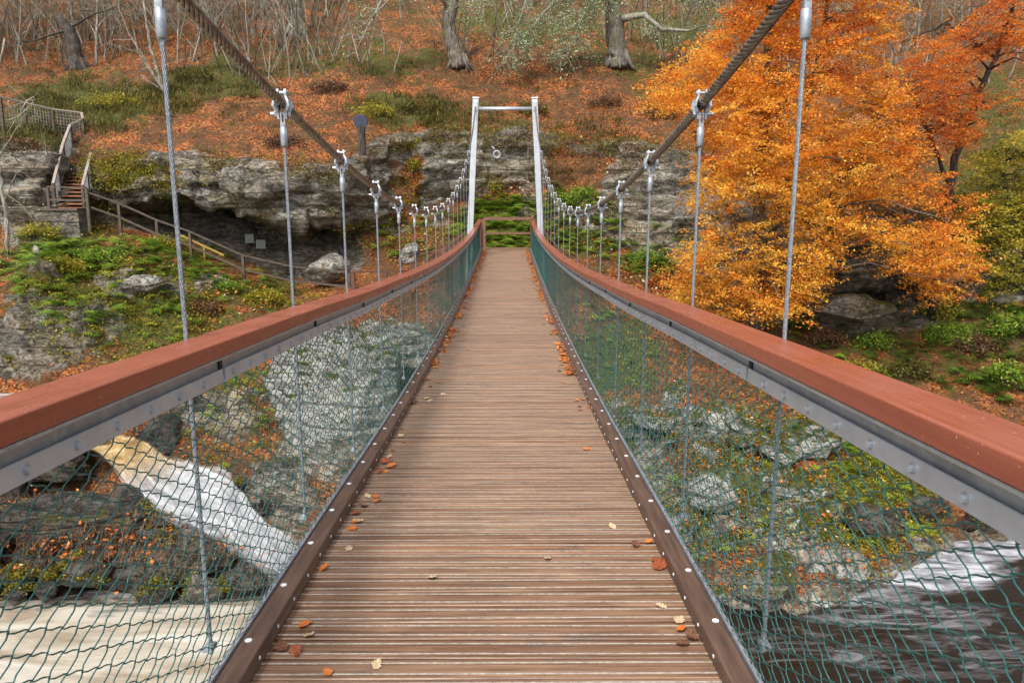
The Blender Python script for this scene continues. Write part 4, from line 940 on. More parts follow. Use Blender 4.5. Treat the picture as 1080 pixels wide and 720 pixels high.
big_tree('broken_tree_stump', [PX(82, 78, g4), PX(79, 55, g4), PX(74, 35, g4), PX(64, 22, g4), PX(56, 17, g4)], [.4, .3, .26, .2, .06], M_bark_d, 'dark broken mossy stump with fallen pale limbs in the upper left', [
    ([PX(78, 30, g4), PX(40, 42, g4, -.5), PX(20, 46, g4, -.8)], .07, 6), ([PX(76, 28, g4), PX(100, 15, g4, -.5), PX(135, 2, g4, -.8)], .06, 6)], 0, seed=4)
# pale foreground sapling at the left edge
gs = A(8, 262, 20.5)
big_tree('lichened_sapling', [gs, A(6, 220, 20.3), A(-4, 170, 20.2), A(-10, 120, 20.), A(5, 40, 20.)], [.06, .05, .045, .035, .02], M_bark_g, 'pale lichened sapling at the left edge in front of the stairs', [
    ([A(3, 215, 20.3), A(12, 195, 20.), A(20, 172, 19.8)], .025, 4), ([A(-4, 170, 20.2), A(14, 140, 19.8), A(28, 120, 19.5), A(39, 98, 19.4)], .022, 3), ([A(6, 230, 20.3), A(14, 245, 20.2)], .02, 4)], 3, roots=False, seed=5)
# multi-stem birch clump beside left hanger
gb, _ = ground_at(172, 100, 10, 14)
big_tree('birch_clump', [PX(175, 104, gb), PX(166, 75, gb), PX(157, 40, gb), PX(150, -10, gb)], [.09, .075, .06, .04], M_birch, 'clump of slanting white stems just left of the nearest left hanger', [
    ([PX(174, 98, gb), PX(152, 62, gb), PX(136, 35, gb), PX(120, -5, gb)], .06, 6), ([PX(176, 100, gb), PX(172, 60, gb), PX(163, 30, gb), PX(160, -20, gb)], .06, 6), ([PX(170, 95, gb), PX(150, 80, gb), PX(130, 90, gb)], .04, 3), ([PX(168, 90, gb), PX(145, 55, gb), PX(125, 48, gb)], .03, 3)], 0, roots=False, seed=6)

# ------------------------------------------------------------------ ground cover
def pick(ellipses, n, vmin=2, vmax=15, maxrock=2., minnz=-2):
    px, py = _ax, _ay; w = np.zeros(len(px))
    for (cx, cy, rx, ry, s) in ellipses: w += s * (((px - cx) / rx) ** 2 + ((py - cy) / ry) ** 2 < 1)
    w *= (VPf > vmin) & (VPf < vmax) & (rockf < maxrock) & (Nf[:, 2] > minnz); 
    if w.sum() == 0: return np.zeros((0, 3)), np.zeros((0, 3))
    i = rng.choice(len(w), n, p=w / w.sum()); return Gf[i] + rng.normal(size=(n, 3)) * .05, Nf[i]
def fern(C, nf=9, L=.45, pairs=7, val=.5):
    parts = []
    n = len(C)
    for k in range(nf):
        a = rng.uniform(0, 2 * np.pi, n); l = L * rng.uniform(.6, 1.25, n); el = rng.uniform(.5, 1.1, n); vv = np.clip(val + .22 * rng.normal(size=n), 0, 1)
        for j in range(pairs):
            t = (j + .7) / pairs; r = l * t * np.cos(el * .6); z = l * (np.sin(el) * t * 1.1 - .75 * t * t)
            c = C + np.stack([np.cos(a) * r, np.sin(a) * r, z + .04], -1); wdt = .34 * l * math.sin(math.pi * min(t * .85 + .12, 1)); st = .1 * l
            tx, ty = -np.sin(a), np.cos(a)
            for s in (-1, 1):
                tip = c + s * np.stack([tx * wdt, ty * wdt, -.25 * wdt], -1) + np.stack([np.cos(a) * wdt * .35, np.sin(a) * wdt * .35, 0 * a], -1)
                b0 = c + np.stack([-np.cos(a) * st * .45, -np.sin(a) * st * .45, 0 * a], -1); b1 = c + np.stack([np.cos(a) * st * .45, np.sin(a) * st * .45, 0 * a], -1)
                V = np.stack([b0, (b0 + tip) / 2 * 1.0, tip, b1], 1).reshape(-1, 3); col = np.repeat(np.clip(vv + .06 * rng.normal(size=n), 0, 1), 4)
                parts.append((V, np.arange(4 * n).reshape(-1, 4), np.stack([col] * 3 + [col * 0 + 1], -1)))
    return join(parts)
def stuff(name, parts, m, lab, cat): 
    o = leafobj(name, parts, m); return tag(o, lab, cat, kind='stuff')
C, _ = pick([(120, 300, 110, 45, 1), (50, 275, 60, 30, 1), (190, 275, 50, 22, 2), (270, 305, 45, 18, 1.5), (150, 340, 90, 30, .8)], 320, 2.5, 6)
C2, _ = pick([(110, 265, 90, 12, 1), (200, 262, 40, 12, 1)], 70, 4.2, 5.6); C = np.concatenate([C, C2])
stuff('fern_bank', fern(C, 8, .42, 6, .5), M_lfern, 'green and yellow ferns covering the bank above the left handrail', 'ferns')
C, _ = pick([(540, 240, 60, 32, 5), (610, 225, 45, 45, 2), (450, 250, 70, 25, 1), (690, 270, 40, 30, 1.2), (640, 290, 40, 50, .5)], 420, 4.2, 8.4)
stuff('fern_bank', fern(C, 8, .5, 6, .55), M_lfern, 'green ferns on the slope behind the far end of the bridge', 'ferns')
C, _ = pick([(940, 370, 160, 50, 1), (1060, 340, 60, 90, 1), (850, 350, 40, 25, .5), (900, 450, 120, 40, .5)], 300, 2.5, 8)
stuff('fern_bank', fern(C, 8, .42, 6, .26), M_lfern, 'dark green ferns on the bank above the right handrail', 'ferns')
C, _ = pick([(930, 510, 70, 90, 1.5), (640, 380, 60, 50, 1), (740, 540, 90, 60, .6), (850, 490, 60, 30, .6), (240, 430, 60, 60, 1.2), (700, 600, 60, 40, .5)], 230, 2, 6)
stuff('bank_plants', fern(C, 7, .3, 5, .6), M_lfern, 'bright green plants on the river bank seen through the netting', 'plants')
# yellow moss and bilberry leaves
def moss(C, N_, k, spread, size, val, aspect=.7):
    Q = np.repeat(C, k, 0) + rng.normal(size=(len(C) * k, 3)) * np.array([spread, spread, spread * .45]) + np.array([0, 0, spread * .3]); return cards(Q, size, val + .22 * rng.normal(size=len(Q)), flat=.3, aspect=aspect)
C, N_ = pick([(125, 178, 38, 18, 2), (180, 190, 40, 12, 1), (430, 200, 22, 20, 1), (420, 248, 70, 18, 1.2), (500, 120, 60, 10, .4), (105, 215, 25, 40, .6), (130, 330, 110, 60, .7), (300, 315, 50, 14, 1)], 900, 2.5, 11)
stuff('moss_cushions', moss(C, N_, 22, .16, .07, .5), M_lyel, 'yellow green moss and small leaves on the rock edges left of the bridge', 'moss')
C, N_ = pick([(470, 180, 70, 50, 1), (610, 190, 60, 50, 1), (330, 205, 110, 30, .8), (660, 200, 40, 50, .5), (150, 205, 60, 14, .6)], 1500, 7, 10.2); C = C[fbm(C, (.8, .8, .5), 4, 5, gain=.7) > .1]
stuff('moss_cushions', moss(C, None, 18, .15, .06, .22), M_lolive, 'olive moss patches clinging to the rock face behind the bridge', 'moss')
C, N_ = pick([(930, 540, 60, 80, 2), (790, 500, 100, 90, 1), (700, 520, 50, 90, 1), (640, 430, 50, 80, .8), (240, 440, 60, 60, 1), (130, 590, 110, 30, 1)], 900, 1.8, 5.2)
stuff('moss_cushions', moss(C, N_, 20, .15, .06, .42), M_lyel, 'yellow green moss on the river rocks seen through the netting', 'moss')
stuff('birch_thicket', stuff_later, M_twig, 'far thicket of fine pale bare stems along the top of the hill', 'thicket')
# hillside grass
def tufts(C, k, h, val, lean=.5, wid=.007):
    Q = np.repeat(C, k, 0) + rng.normal(size=(len(C) * k, 3)) * np.array([.14, .14, .02]); n = len(Q); a = rng.uniform(0, 2 * np.pi, n); hh = h * rng.uniform(.5, 1.3, n); l = lean * rng.uniform(.2, 1, n)
    d = np.stack([np.cos(a) * l, np.sin(a) * l, 1 + 0 * a], -1); sd = np.stack([-np.sin(a), np.cos(a), 0 * a], -1) * wid
    tip = Q + np.stack([np.cos(a) * l * 1.5, np.sin(a) * l * 1.5, .95 + 0 * a], -1) * hh[:, None]; mid = (Q + tip) / 2
    V = np.stack([Q - sd, Q + sd, mid + sd * 1.3, tip], 1).reshape(-1, 3); col = np.repeat(np.clip(val + .22 * rng.normal(size=n), 0, 1), 4)
    return V, np.arange(4 * n).reshape(-1, 4), np.stack([col] * 3 + [col * 0 + 1], -1)
GE = [(100, 110, 90, 32, 2), (215, 95, 60, 26, 2), (20, 160, 60, 40, 1.5), (420, 118, 60, 18, 2.2), (480, 122, 50, 12, 1.2), (330, 75, 70, 16, .8), (560, 30, 110, 20, .7), (720, 38, 60, 22, 1.2), (300, 80, 500, 70, .22), (540, 140, 50, 10, 1), (650, 70, 60, 12, .8), (420, 75, 60, 12, .8), (640, 140, 60, 14, .8), (980, 160, 120, 60, .6)]
C, _ = pick(GE, 5200, 9.7, 14.2); C = C[fbm(C, (.7, .7, .7), 4, 91, gain=.7) > .02]
pv = fbm(C, (.5, .5, .5), 3, 55); h_ = np.repeat(pv, 16)
g_ = tufts(C, 16, .2, .42, .7, .009); g_[2][:, :3] = np.clip(g_[2][:, :3] + (.35 * np.repeat(h_, 4))[:, None], 0, 1)
stuff('hill_grass', g_, M_lgrass, 'olive green grass and heather patches on the orange hillside', 'grass')
C, _ = pick(GE + [(500, 100, 300, 30, .5)], 1500, 9.9, 13.5); C = C[fbm(C, (.6, .6, .6), 4, 17, gain=.7) > 0]
stuff('hill_heather', moss(C, None, 26, .2, .055, .45, .5), M_lbrown, 'brown heather and bracken scattered over the hillside', 'heather')
idx = np.where((VPf > 9.5) & (VPf < 10.5) & (_ax > 85) & (_ax < 1120) & (np.abs(_ax - 533) > 0))[0]
i = rng.choice(idx, 1500); C = Gf[i]; C = C[fbm(C, (.8, .8, .8), 4, 27, gain=.7) > -.1]; hl = len(C) // 2
def fringe(C, val):
    Q = np.repeat(C, 26, 0); n = len(Q); Q = Q + rng.normal(size=(n, 3)) * np.array([.2, .12, .07]) + np.stack([0 * Q[:, 0], -.12 - .1 * rng.uniform(size=n), -.22 * rng.uniform(-.4, 1, n) ** 2], -1)
    return cards(Q, .075, val + .22 * rng.normal(size=n), flat=.1, droop=.5, aspect=.45)
stuff('cliff_edge_heather', fringe(C[:hl], .5), M_lbrown, 'brown heather hanging over the upper edge of the rock face', 'heather')
stuff('cliff_edge_moss', fringe(C[hl:], .3), M_lolive, 'olive moss and grass hanging over the upper edge of the rock face', 'moss')
C, _ = pick([(60, 585, 110, 40, 2), (200, 590, 60, 30, 1)], 60, 0, 20)
# leaf litter cards on the hill, cliff ledges, bank
idx = np.where((_ax > -60) & (_ax < 1140) & (_ay > -30) & (_ay < 640) & (VPf > 2.2) & (VPf < 14.3) & ~((VPf > 6.8) & (VPf < 9.6)) & (Nf[:, 2] > .2))[0]
w = (Gf[idx, 1] / 30) ** 2 * np.clip(1.25 - greenf[idx] * 1.2, .08, 1) * np.clip(1.1 - rockf[idx], .15, 1) * np.clip(.6 + 1.2 * fbm(Gf[idx], (.5, .5, .5), 3, 51), .05, 2)
i = rng.choice(idx, 30000, p=w / w.sum()); C = Gf[i] + rng.normal(size=(len(i), 3)) * np.array([.08, .08, .015]) + np.array([0, 0, .03])
stuff('leaf_litter', cards(C, .085, .52 + .25 * rng.normal(size=len(C)), flat=.75, aspect=.7), M_llitter, 'orange brown fallen leaves carpeting the hillside and ledges', 'fallen leaves')
C, _ = pick([(600, 250, 60, 40, 1), (440, 270, 60, 25, 1.2), (690, 300, 50, 20, 2), (640, 160, 60, 22, 1), (250, 320, 60, 20, .8), (540, 208, 40, 10, 2)], 2600, 3.5, 11)
stuff('leaf_litter', cards(C + rng.normal(size=C.shape) * .15 + np.array([0, 0, .08]), .11, .55 + .25 * rng.normal(size=len(C)), flat=.5, aspect=.7), M_llitter, 'rusty fallen leaves and bracken around the far bridge end', 'fallen leaves')

bpy_update()
def tops(names, per, side):
    out = []
    for o in list(COL.objects):
        if o.type != 'MESH' or o.name.split('.')[0] not in names: continue
        px_, py_ = proj(np.array(o.matrix_world.translation)); 
        if not side(float(px_), float(py_)): continue
        n = len(o.data.vertices); co = np.empty(n * 3, np.float32); no = np.empty(n * 3, np.float32); o.data.vertices.foreach_get('co', co); o.data.vertices.foreach_get('normal', no)
        M = np.array(o.matrix_world); co = co.reshape(-1, 3) @ M[:3, :3].T + M[:3, 3]; no = no.reshape(-1, 3) @ M[:3, :3].T; no /= np.linalg.norm(no, axis=1)[:, None]
        k = np.where((no[:, 2] > .35) & (fbm(co, (1.3, 1.3, 1.3), 4, 63, gain=.65) > .1))[0]
        if len(k): out.append(co[rng.choice(k, per)])
    return np.concatenate(out)
C = tops(('boulder', 'bank_rock'), 34, lambda x, y: x > 600 and y > 380)
stuff('moss_cushions', moss(C, None, 16, .06, .038, .27), M_lyel, 'green and yellow moss growing over the pale rocks seen through the right netting', 'moss')
C = tops(('boulder', 'bank_rock'), 40, lambda x, y: x > 600 and y > 380)
stuff('leaf_litter', cards(C + rng.normal(size=C.shape) * .04 + np.array([0, 0, .03]), .08, .6 + .25 * rng.normal(size=len(C)), flat=.6, aspect=.7), M_llitter, 'orange leaves lying on the pale rocks of the right river bank', 'fallen leaves')
C = tops(('boulder', 'river_rock'), 34, lambda x, y: x < 460 and y > 290)
stuff('moss_cushions', moss(C, None, 10, .06, .05, .25), M_lyel, 'olive moss growing over the rocks seen through the left netting', 'moss')
# dead grass on the island rocks (over boulders)
isl = [(60, 545, 14.6), (120, 560, 14.2), (190, 575, 13.9), (10, 540, 14.6), (230, 585, 13.7), (90, 580, 13.9), (160, 560, 14.4), (30, 580, 13.9)]
C = np.concatenate([at(p[0], p[1], p[2])[None] + rng.normal(size=(40, 3)) * np.array([.7, .35, .1]) for p in isl])
stuff('dead_grass', join([tufts(C, 12, .2, .75, 1.2, .004)]), M_lbrown, 'brown dead grass on the dark rocks in front of the waterfall', 'grass')
C = np.concatenate([at(p[0], p[1], p[2])[None] + rng.normal(size=(110, 3)) * np.array([.7, .4, .12]) for p in isl])
stuff('leaf_litter', cards(C + np.array([0, 0, .1]), .08, .5 + .25 * rng.normal(size=len(C)), flat=.5, aspect=.8), M_llitter, 'rusty leaves caught on the dark rocks in front of the waterfall', 'fallen leaves')

# single shrubs
def shrub(px, py, rxm, rym, rzm, n, m, lab, size=.08, val=.5, stems=True, vmin=3, vmax=14, name='shrub'):
    g, _ = ground_at(px, py, vmin, vmax); root = empty(name, g); tag(root, lab, 'shrub')
    k = n // 14; B = rot_rand(k) * (rng.uniform(.3, 1., (k, 1)) ** .5) * np.array([rxm, rym, rzm]); B[:, 2] = np.abs(B[:, 2]) + .05
    B *= (1 + .35 * fbm(B + px, (3, 3, 3), 2, 4))[:, None]
    C = np.repeat(B, 14, 0) + rng.normal(size=(k * 14, 3)) * .09
    o = leafobj('foliage', cards(C, size, val + .2 * rng.normal(size=len(C)), flat=.2), m); o.parent = root
    mb = MB()
    for j in range(14):
        b = B[rng.integers(k)]; mb.tube([(0, 0, -.1), tuple(b * .5 + rng.normal(size=3) * .04), tuple(b)], [.018, .012, .004], 4, cap=False)
    o = mb.build('stem', M_bark_d, None); o.parent = root
for a in [
 (395, 122, .9, .6, .45, 1700, M_lolive, 'mossy green bush on the cliff lip right of the blue disc'),
 (440, 118, 1.1, .6, .4, 1700, M_lgrass, 'wide olive bush on the cliff lip left of the tower'),
 (700, 125, .9, .6, .6, 1500, M_lbrown, 'dark brown heather bush left of the orange beech'),
 (432, 158, .45, .3, .45, 900, M_lyel, 'yellow cushion of moss hanging on the cliff face left of the tower'),
 (436, 180, .3, .25, .35, 600, M_lyel, 'small yellow moss clump lower on the cliff face left of the tower'),
 (523, 200, .38, .3, .35, 800, M_lolive, 'small rusty green bush at the cliff foot inside the tower frame'),
 (300, 152, .9, .5, .25, 1000, M_lbrown, 'brown heather overhanging the cliff behind the second left hanger'),
 (205, 85, 1., .7, .45, 1500, M_lgrass, 'green heather hummock on the slope below the left cable'),
 (120, 112, 1.3, .8, .45, 1900, M_lolive, 'bright green hummock on the slope above the stairs'),
 (40, 250, .8, .5, .4, 1200, M_lolive, 'green bush at the foot of the wooden stairs'),
 (680, 275, .7, .5, .4, 1300, M_lfern, 'green leafy plant on the cliff ledge left of the orange beech'),
 (612, 215, .9, .5, .5, 1700, M_lfern, 'bright green bush right of the tower at the cliff foot'),
 (700, 300, .6, .5, .25, 900, M_llitter, 'rusty bracken patch above the right handrail left of the beech'),
 (1000, 360, .8, .6, .5, 1500, M_lfern, 'dark green fern clump on the bank above the right handrail'),
 (920, 365, .6, .5, .35, 1100, M_lfern, 'green clump beneath the cave at right'),
 (1065, 400, .8, .6, .5, 1500, M_lfern, 'green clump at the right edge just above the handrail'),
 (985, 335, .9, .5, .5, 1500, M_lolive, 'olive bush on the right bank between the cave and the olive tree'),
 (1030, 372, .7, .5, .45, 1300, M_lbrown, 'rusty brown bush on the right bank below the olive tree'),
 (870, 362, .6, .4, .35, 1100, M_lbrown, 'low brown bush on the right bank under the orange beech'),
 (955, 395, .8, .5, .3, 1300, M_lgrass, 'low grassy clump on the right bank just above the handrail'),
 (1075, 350, .9, .5, .6, 1500, M_lfern, 'dark leafy bush under the olive tree at the right edge'),
 (905, 392, .6, .4, .25, 900, M_lolive, 'small olive clump just above the right handrail below the cave'),
 (65, 285, .7, .4, .35, 1200, M_lyel, 'yellow green bush among the rocks of the left bank'),
 (175, 262, .9, .4, .35, 1500, M_lolive, 'dense yellow green bush on top of the left bank below the path fence'),
 (215, 330, .7, .4, .3, 1100, M_lbrown, 'rusty bracken on the left bank above the handrail'),
 (110, 275, .9, .4, .35, 1400, M_lfern, 'bright fern clump in the middle of the left bank'),
 (240, 305, .5, .4, .3, 900, M_lfern, 'bright green fern clump on the left bank just right of the nearest left hanger'),
 (280, 318, .7, .4, .22, 1100, M_lyel, 'yellow moss mound just above the left handrail before the second hanger'),
 (560, 120, .8, .5, .35, 1200, M_lgrass, 'olive heather on the cliff lip right of the tower'),
 (640, 112, .9, .5, .3, 1200, M_lbrown, 'brown heather on the cliff lip above the right cable'),
 (350, 95, 1., .6, .3, 1200, M_lbrown, 'brown bracken patch on the orange slope above the left cable'),
 (20, 165, 1., .6, .7, 1600, M_lbrown, 'dark brown scrub below the walkway fence at left')]:
    shrub(*a)

# ------------------------------------------------------------------ path furniture
def fence(name, pts, H, label, mats, post_w=.09, mids=(.5,), every=1.4, rail_w=(.09, .05), railmat=None, mesh=False, base=None):
    root = empty(name, Vector(pts[0]) - Vector((0, 0, H))); tag(root, label, 'fence')
    for a, b in zip(pts, pts[1:]):
        a, b = Vector(a), Vector(b)
        mb = MB(); mb.bar(a, b, *rail_w); adopt(mb.build('top_rail', railmat or mats), root)
        for m in mids:
            mb = MB(); mb.bar(a - Vector((0, 0, H * m)), b - Vector((0, 0, H * m)), .04, .07); adopt(mb.build('mid_rail', mats), root)
        k = max(1, round((b - a).length / every))
        for i in range(k + (1 if b == Vector(pts[-1]) else 0)):
            p = a.lerp(b, i / k); mb = MB(); mb.box((p.x - post_w / 2, p.y - post_w / 2, p.z - H - .5), (p.x + post_w / 2, p.y + post_w / 2, p.z - .028)); adopt(mb.build('post', mats), root)
        if mesh:
            mb = MB(); L = (b - a).length; n = int(L / .09)
            for i in range(n):
                p = a.lerp(b, (i + .5) / n); mb.bar(p - Vector((0, 0, H)), p - Vector((0, 0, .03)), .006, .006)
            for i in range(9):
                dz = Vector((0, 0, .06 + H * i / 9)); mb.bar(a - dz, b - dz, .006, .006)
            adopt(mb.build('wire_mesh', M_galv_d), root)
    return root
fence('path_fence', [A(90, 202, 27.2), A(125, 214, 27.2), A(165, 232, 27.), A(200, 244, 26.8), A(256, 269, 26.6), A(308, 281, 26.4), A(368, 287, 26.2)], 1.0, 'dark timber fence along the path beneath the overhanging cliff at left', M_fwood, every=1.6)
fence('path_fence', [A(372, 287, 26.0), A(440, 286, 26.6)], .8, 'low red brown fence joining the path fence to the bridge landing', M_fred, mids=(), post_w=.12)
fence('ramp_fence', [A(508, 234, 25.6), A(470, 258, 25.4), A(432, 284, 25.2)], .9, 'red brown sloping railing going down left from the far bridge end', M_fred, mids=(.22,), every=1.2, rail_w=(.08, .05))
fence('ramp_fence', [A(436, 268, 28.2), A(468, 264, 28.2), A(500, 238, 28.)], .9, 'far railing of the ramp behind the sloping one left of the bridge end', M_fred, mids=(), every=1.4)
fence('landing_fence', [A(510, 230.5, 26.6), A(562, 230.5, 26.6)], 1.05, 'brown timber barrier closing the far end of the bridge', M_fbar, mids=(.48, .98), post_w=.13, every=2, rail_w=(.1, .1))
fence('ramp_fence', [A(566, 235, 25.6), A(590, 262, 25.4), A(622, 282, 25.2), A(650, 296, 25.)], .9, 'brown sloping railing going down right from the far bridge end', M_fred, mids=(.35,), every=1.6, rail_w=(.08, .05))
# ochre rail under the overhang
mb = MB(); mb.bar(A(186, 246, 27.8), A(236, 269, 27.6), .05, .06)
for p in (A(190, 248, 27.8), A(215, 259, 27.7)): mb.box((p.x - .03, p.y - .03, p.z - 1), (p.x + .03, p.y + .03, p.z))
o = mb.build('handrail', M_yel); tag(o, 'ochre wooden handrail running down beneath the cliff overhang', 'handrail')
# landing platform
mb = MB()
for k in range(13): mb.box((-1.15, 25.33 + k * .118, -1.42), (1.15, 25.33 + k * .118 + .11, -1.352))
for sx in (-1, 1): mb.box((sx * 1.0 - .06, 25.4, -3.2), (sx * 1.0 + .06, 26.75, -1.425))
o = mb.build('landing_platform', M_deck, col=True); tag(o, 'timber landing platform at the far end of the bridge', 'platform')
# ground of the path handled by terrain; stairs -------------------------------------------------
st = empty('wooden_stairs', A(75, 224, 27.2)); tag(st, 'red brown timber stairs climbing beside the cliff at the left', 'stairs')
nst = 11; b0l, b0r = A(60, 219, 27.0), A(90, 219, 27.0); t0l, t0r = A(73, 179, 29.2), A(90, 179, 29.2)
for k in range(nst):
    s = k / (nst - 1); l = b0l.lerp(t0l, s); r = b0r.lerp(t0r, s)
    mb = MB(); mb.box((l.x, l.y, l.z - .04), (r.x, l.y + .26, l.z + .015)); adopt(mb.build('tread', M_step), st)
for (a, b) in ((b0l, t0l), (b0r, t0r)):
    mb = MB(); mb.bar(a - Vector((0, 0, .12)), b - Vector((0, 0, .12)), .06, .24); adopt(mb.build('stringer', M_fwood), st)
mb = MB(); mb.box((b0l.x - .3, 26.1, b0l.z - .1), (b0r.x + .2, 27.1, b0l.z - .02)); adopt(mb.build('landing', M_fwood), st)
mb = MB(); mb.box((b0l.x - .3, 26.15, b0l.z - 1.2), (b0r.x + .2, 26.9, b0l.z - .101)); adopt(mb.build('stone_base', M_rock), st)
mb = MB()
for a, b in ((A(56, 194, 27.1), A(66, 153, 28.6)), (A(66, 153, 28.6), A(74, 132, 29.6)), (A(87, 196, 27.0), A(96, 161, 28.8))): mb.bar(a, b, .09, .07)
adopt(mb.build('handrail', M_fwood_l), st)
for p, h in ((A(56, 194, 27.1), 1.0), (A(66, 153, 28.6), 1.1), (A(74, 132, 29.6), 1.2), (A(87, 196, 27.0), 1.), (A(96, 161, 28.8), 1.), (A(61, 173, 27.9), 1.), (A(91, 178, 27.9), .9)):
    mb = MB(); mb.box((p.x - .045, p.y - .045, p.z - h), (p.x + .045, p.y + .045, p.z + .0)); adopt(mb.build('post', M_fwood), st)
mb = MB()
for (a, b) in ((A(56, 194, 27.1), A(66, 153, 28.6)), (A(66, 153, 28.6), A(74, 132, 29.6)), (A(87, 196, 27.0), A(96, 161, 28.8))):
    for i in range(18): p = a.lerp(b, (i + .5) / 18); mb.bar(p - Vector((0, 0, .95)), p - Vector((0, 0, .03)), .007, .007)
    for i in range(9): dz = Vector((0, 0, .05 + .1 * i)); mb.bar(a - dz, b - dz, .007, .007)
adopt(mb.build('wire_mesh', M_galv_d), st)
fence('stair_foot_fence', [A(50, 197, 26.3), A(91, 198, 26.3)], .95, 'low dark fence closing the foot of the wooden stairs', M_fwood, mids=(.45,), every=1.5, mesh=False)
fence('walkway_fence', [A(74, 131, 29.7), A(87, 125, 30.0), A(86, 119, 30.4), A(55, 115, 30.), A(25, 108, 29.4), A(0, 102, 28.8), A(-60, 90, 28)], 1.05, 'meshed walkway fence with pale top rail at the top of the stairs', M_fwood, mids=(), railmat=M_fwood_l, mesh=True, every=1.8)

# disc on a post on the cliff lip, ring and panels on the cliff
g = A(382, 161, 27.9); root = empty('disc_on_post', g); tag(root, 'slate blue round disc on a dark post at the cliff edge', 'sign')
mb = MB(); mb.tube([(0, 0, -.1), (0, 0, 1.0)], .14, 8); o = mb.build('post', M_bark_d, root)
mb = MB(); mb.disc((0, -.16, 1.05), (0, 1, .25), .25, .07, 20); o = mb.build('disc', M_disc, root); bevel(o, .015)
g = A(524, 163, 30.3); root = empty('pale_ring', g); tag(root, 'pale ring hanging on the rock face inside the tower frame', 'ring')
mb = MB(); pts = [(.13 * math.cos(a), 0, .13 * math.sin(a)) for a in np.linspace(0, 2 * math.pi, 25)]; mb.tube(pts, .035, 8, cap=False); mb.build('ring', M_galv_l, root, True)
mb = MB(); mb.tube([(-.2, .05, .32), (-.12, 0, .24), (-.06, 0, .15)], [.02, .035, .02], 6); mb.build('hanging_strap', M_galv_l, root, True)
for (a, b_, c, d, lab) in ((263, 251, 9, 8, 'pale grey panel on the dark wall under the overhang, left one'), (275, 257, 10, 8, 'pale green panel on the dark wall under the overhang, right one')):
    p = A(a, b_, 29.0); mb = MB(); w_, h_ = c * 29 / F / 2, d * 29 / F / 2; mb.box((p.x - w_, p.y, p.z - h_), (p.x + w_, p.y + .05, p.z + h_)); mb.box((p.x - w_ - .02, p.y + .0, p.z - h_ - .04), (p.x + w_ + .02, p.y + .06, p.z - h_ - .002))
    tag(mb.build('wall_panel', M_pale), lab, 'panel')

# ------------------------------------------------------------------ leaves on the deck
def leaf_mesh(seed, lobed):
    rg = random.Random(seed); pts = []; n = 26 if lobed else 20; asy = rg.uniform(-.05, .05)
    for k in range(n):
        a = 2 * math.pi * k / n; t_ = (1 + math.cos(a)) / 2
        wd = .62 * (t_ * (1 - t_)) ** .62 * (1.15 - .35 * t_) * 1.35
        x = (t_ - .5); y = (1 if math.sin(a) > 0 else -1) * wd * (1 + (.3 * math.cos(11 * a) if lobed else .04 * math.cos(13 * a))) + asy * math.sin(3 * t_)
        pts.append((x, y, .5 * y * y * rg.uniform(.8, 2.2) + .35 * x * x * rg.uniform(.2, 1.6) + rg.gauss(0, .012)))
    v = [(0, 0, 0)] + pts; f = [(0, k + 1, (k + 1) % n + 1) for k in range(n)]
    b = len(v); v += [(.45, -.012, .02), (.75, -.008, .05), (.75, .008, .05), (.45, .012, .02)]; f.append((b, b + 1, b + 2, b + 3))
    me = bpy.data.meshes.new('fallen_leaf'); me.from_pydata(v, [], f); return me
LM = [mat_simple('leaf ' + n_, a, b, .5, 25, bump=.3) for n_, a, b in (('orange', (.5, .13, .02), (.62, .2, .04)), ('rust', (.2, .05, .018), (.36, .09, .025)), ('tan', (.5, .36, .2), (.6, .46, .3)), ('brown', (.11, .045, .025), (.2, .08, .04)))]
LMS = [[], [], [], []]
for mi in range(4):
    for q in range(3):
        me = leaf_mesh(mi * 7 + q, mi == 2 or (mi == 3 and q == 1)); me.materials.append(LM[mi]); LMS[mi].append(me)
def put_leaf(x, y, s, mi, lab, grp):
    o = bpy.data.objects.new('fallen_leaf', random.choice(LMS[mi])); COL.objects.link(o)
    o.location = (x, y, float(zd(y)) + .006); o.scale = (s, s, s); o.rotation_euler = (random.gauss(0, .18), random.gauss(0, .18), random.uniform(0, 6.28)); tag(o, lab, 'leaf', grp)
cn = ['orange', 'rust coloured', 'pale tan', 'dark brown']
nearl = [(322,660,0,.075),(326,671,2,.06),(297,683,3,.08),(312,688,1,.07),(455,610,2,.06),(340,601,0,.07),(372,558,0,.075),(383,534,3,.07),(375,542,1,.06),(397,529,0,.065),(368,580,2,.05),(706,597,1,.1),(694,592,1,.07),(718,664,0,.06),(697,640,2,.05),(716,655,2,.06),(690,572,0,.05),(646,556,2,.055),(578,590,2,.05),(407,487,1,.1),(413,492,0,.09),(400,498,1,.08),(720,680,3,.06),(741,672,3,.06),(346,710,0,.05),(398,702,2,.05)]
for k, (px, py, mi, s) in enumerate(nearl):
    # intersect the view ray with the deck
    Y = 2.3
    for _ in range(25):
        p = A(px, py, Y); Y *= float(zd(Y)) / p.z if p.z < -.01 else 1
    p = A(px, py, Y)
    side = 'left kerb' if p.x < -.3 else ('right kerb' if p.x > .3 else 'middle of the deck')
    put_leaf(max(-.71, min(.71, p.x)), Y, s * .85, mi, f'{cn[mi]} fallen leaf on the near boards by the {side}', f'{cn[mi]} leaves on the near boards by the {side}')
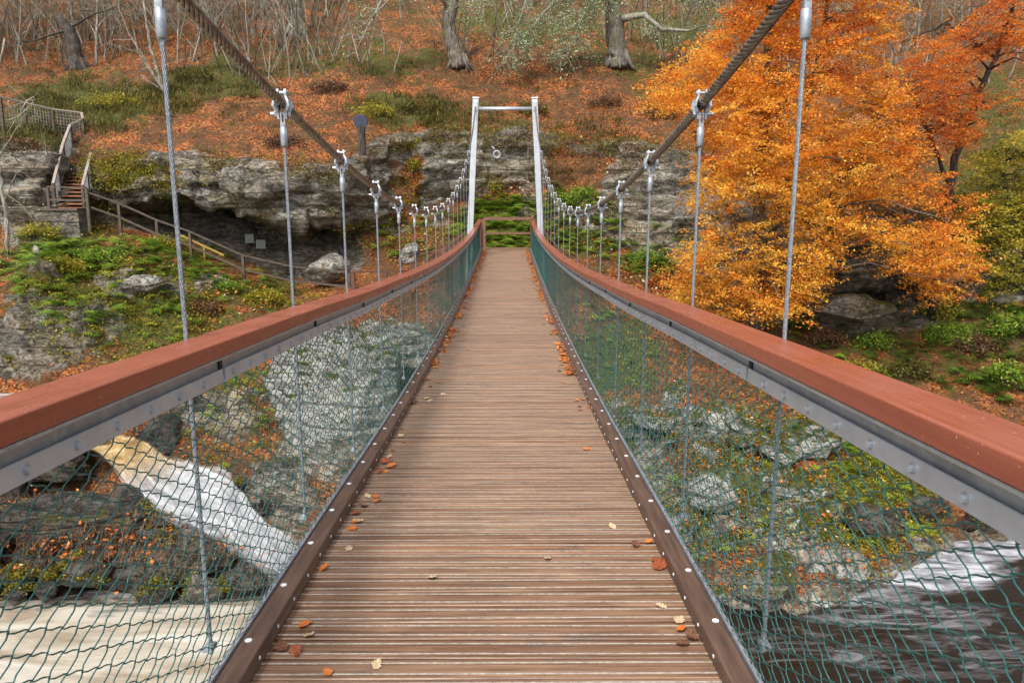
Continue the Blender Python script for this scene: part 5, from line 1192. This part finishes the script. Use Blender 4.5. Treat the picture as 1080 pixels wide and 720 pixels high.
for k in range(230):
    sx = -1 if random.random() < .5 else 1; y = 3.2 + 21.5 * random.random() ** .8
    cl = math.sin(y * 2.3 + sx) + math.sin(y * .9 + 2 * sx)
    if cl < -.7 and y < 10: continue
    x = sx * (.73 - min(abs(random.gauss(0, .05 + .006 * y)), .5)); mi = random.choice([0, 0, 1, 1, 3, 2]) if y < 8 else random.choice([0, 0, 1, 1])
    put_leaf(x, y, random.uniform(.035, .06), mi, f'{cn[mi]} fallen leaf lying against the {"left" if sx < 0 else "right"} kerb further along the deck', f'{cn[mi]} leaves against the {"left" if sx < 0 else "right"} kerb')
n = 1500; y = 7 + 18 * rng.uniform(0, 1, n); sx = rng.choice([-1, 1], n); cl = np.sin(y * 2.3 + sx) + np.sin(y * 5.1 + sx) + .8 * np.sin(y * .9); k = cl + ss(14, 20, y) * 2 > -.1; y = y[k]; sx = sx[k]
x = sx * (.73 - np.minimum(np.abs(rng.normal(size=len(y))) * .045, .4)); C = np.stack([x, y, zd(y) + .015 + .02 * rng.uniform(0, 1, len(y))], -1)
stuff('leaf_drift', cards(C, .065, .6 + .2 * rng.normal(size=len(C)), flat=.8, aspect=.7), M_llitter, 'drifts of tiny orange leaves along both kerbs toward the far end', 'fallen leaves')

# ------------------------------------------------------------------ light
w = bpy.data.worlds.new('World'); sc.world = w; w.use_nodes = True; nt = w.node_tree
bg = nt.nodes['Background']; sky = nt.nodes.new('ShaderNodeTexSky'); sky.sky_type = 'NISHITA'; sky.sun_disc = False
EL, AZ = R(52), R(200)     # light from behind left of the camera
sky.sun_elevation = EL; sky.sun_rotation = AZ; sky.air_density = 1.; sky.dust_density = 3.; sky.ozone_density = 1.
hs = nt.nodes.new('ShaderNodeHueSaturation'); hs.inputs['Saturation'].default_value = .35
nt.links.new(sky.outputs[0], hs.inputs['Color']); nt.links.new(hs.outputs[0], bg.inputs['Color']); bg.inputs['Strength'].default_value = .15
sd = bpy.data.lights.new('sun', 'SUN'); sd.energy = 2.0; sd.angle = R(10); sd.color = (1, .95, .88)
so = bpy.data.objects.new('sun', sd); COL.objects.link(so)
dvec = Vector((math.sin(AZ) * math.cos(EL), math.cos(AZ) * math.cos(EL), math.sin(EL)))
so.rotation_euler = dvec.to_track_quat('Z', 'Y').to_euler(); so.location = (0, 0, 40)
sc.view_settings.view_transform = 'Standard'; sc.view_settings.look = 'None'; sc.view_settings.gamma = 1; sc.view_settings.exposure = .68
sc.render.film_transparent = False
sc.cycles.use_denoising = True; sc.cycles.max_bounces = 6; sc.cycles.diffuse_bounces = 3; sc.cycles.glossy_bounces = 3; sc.cycles.transmission_bounces = 3
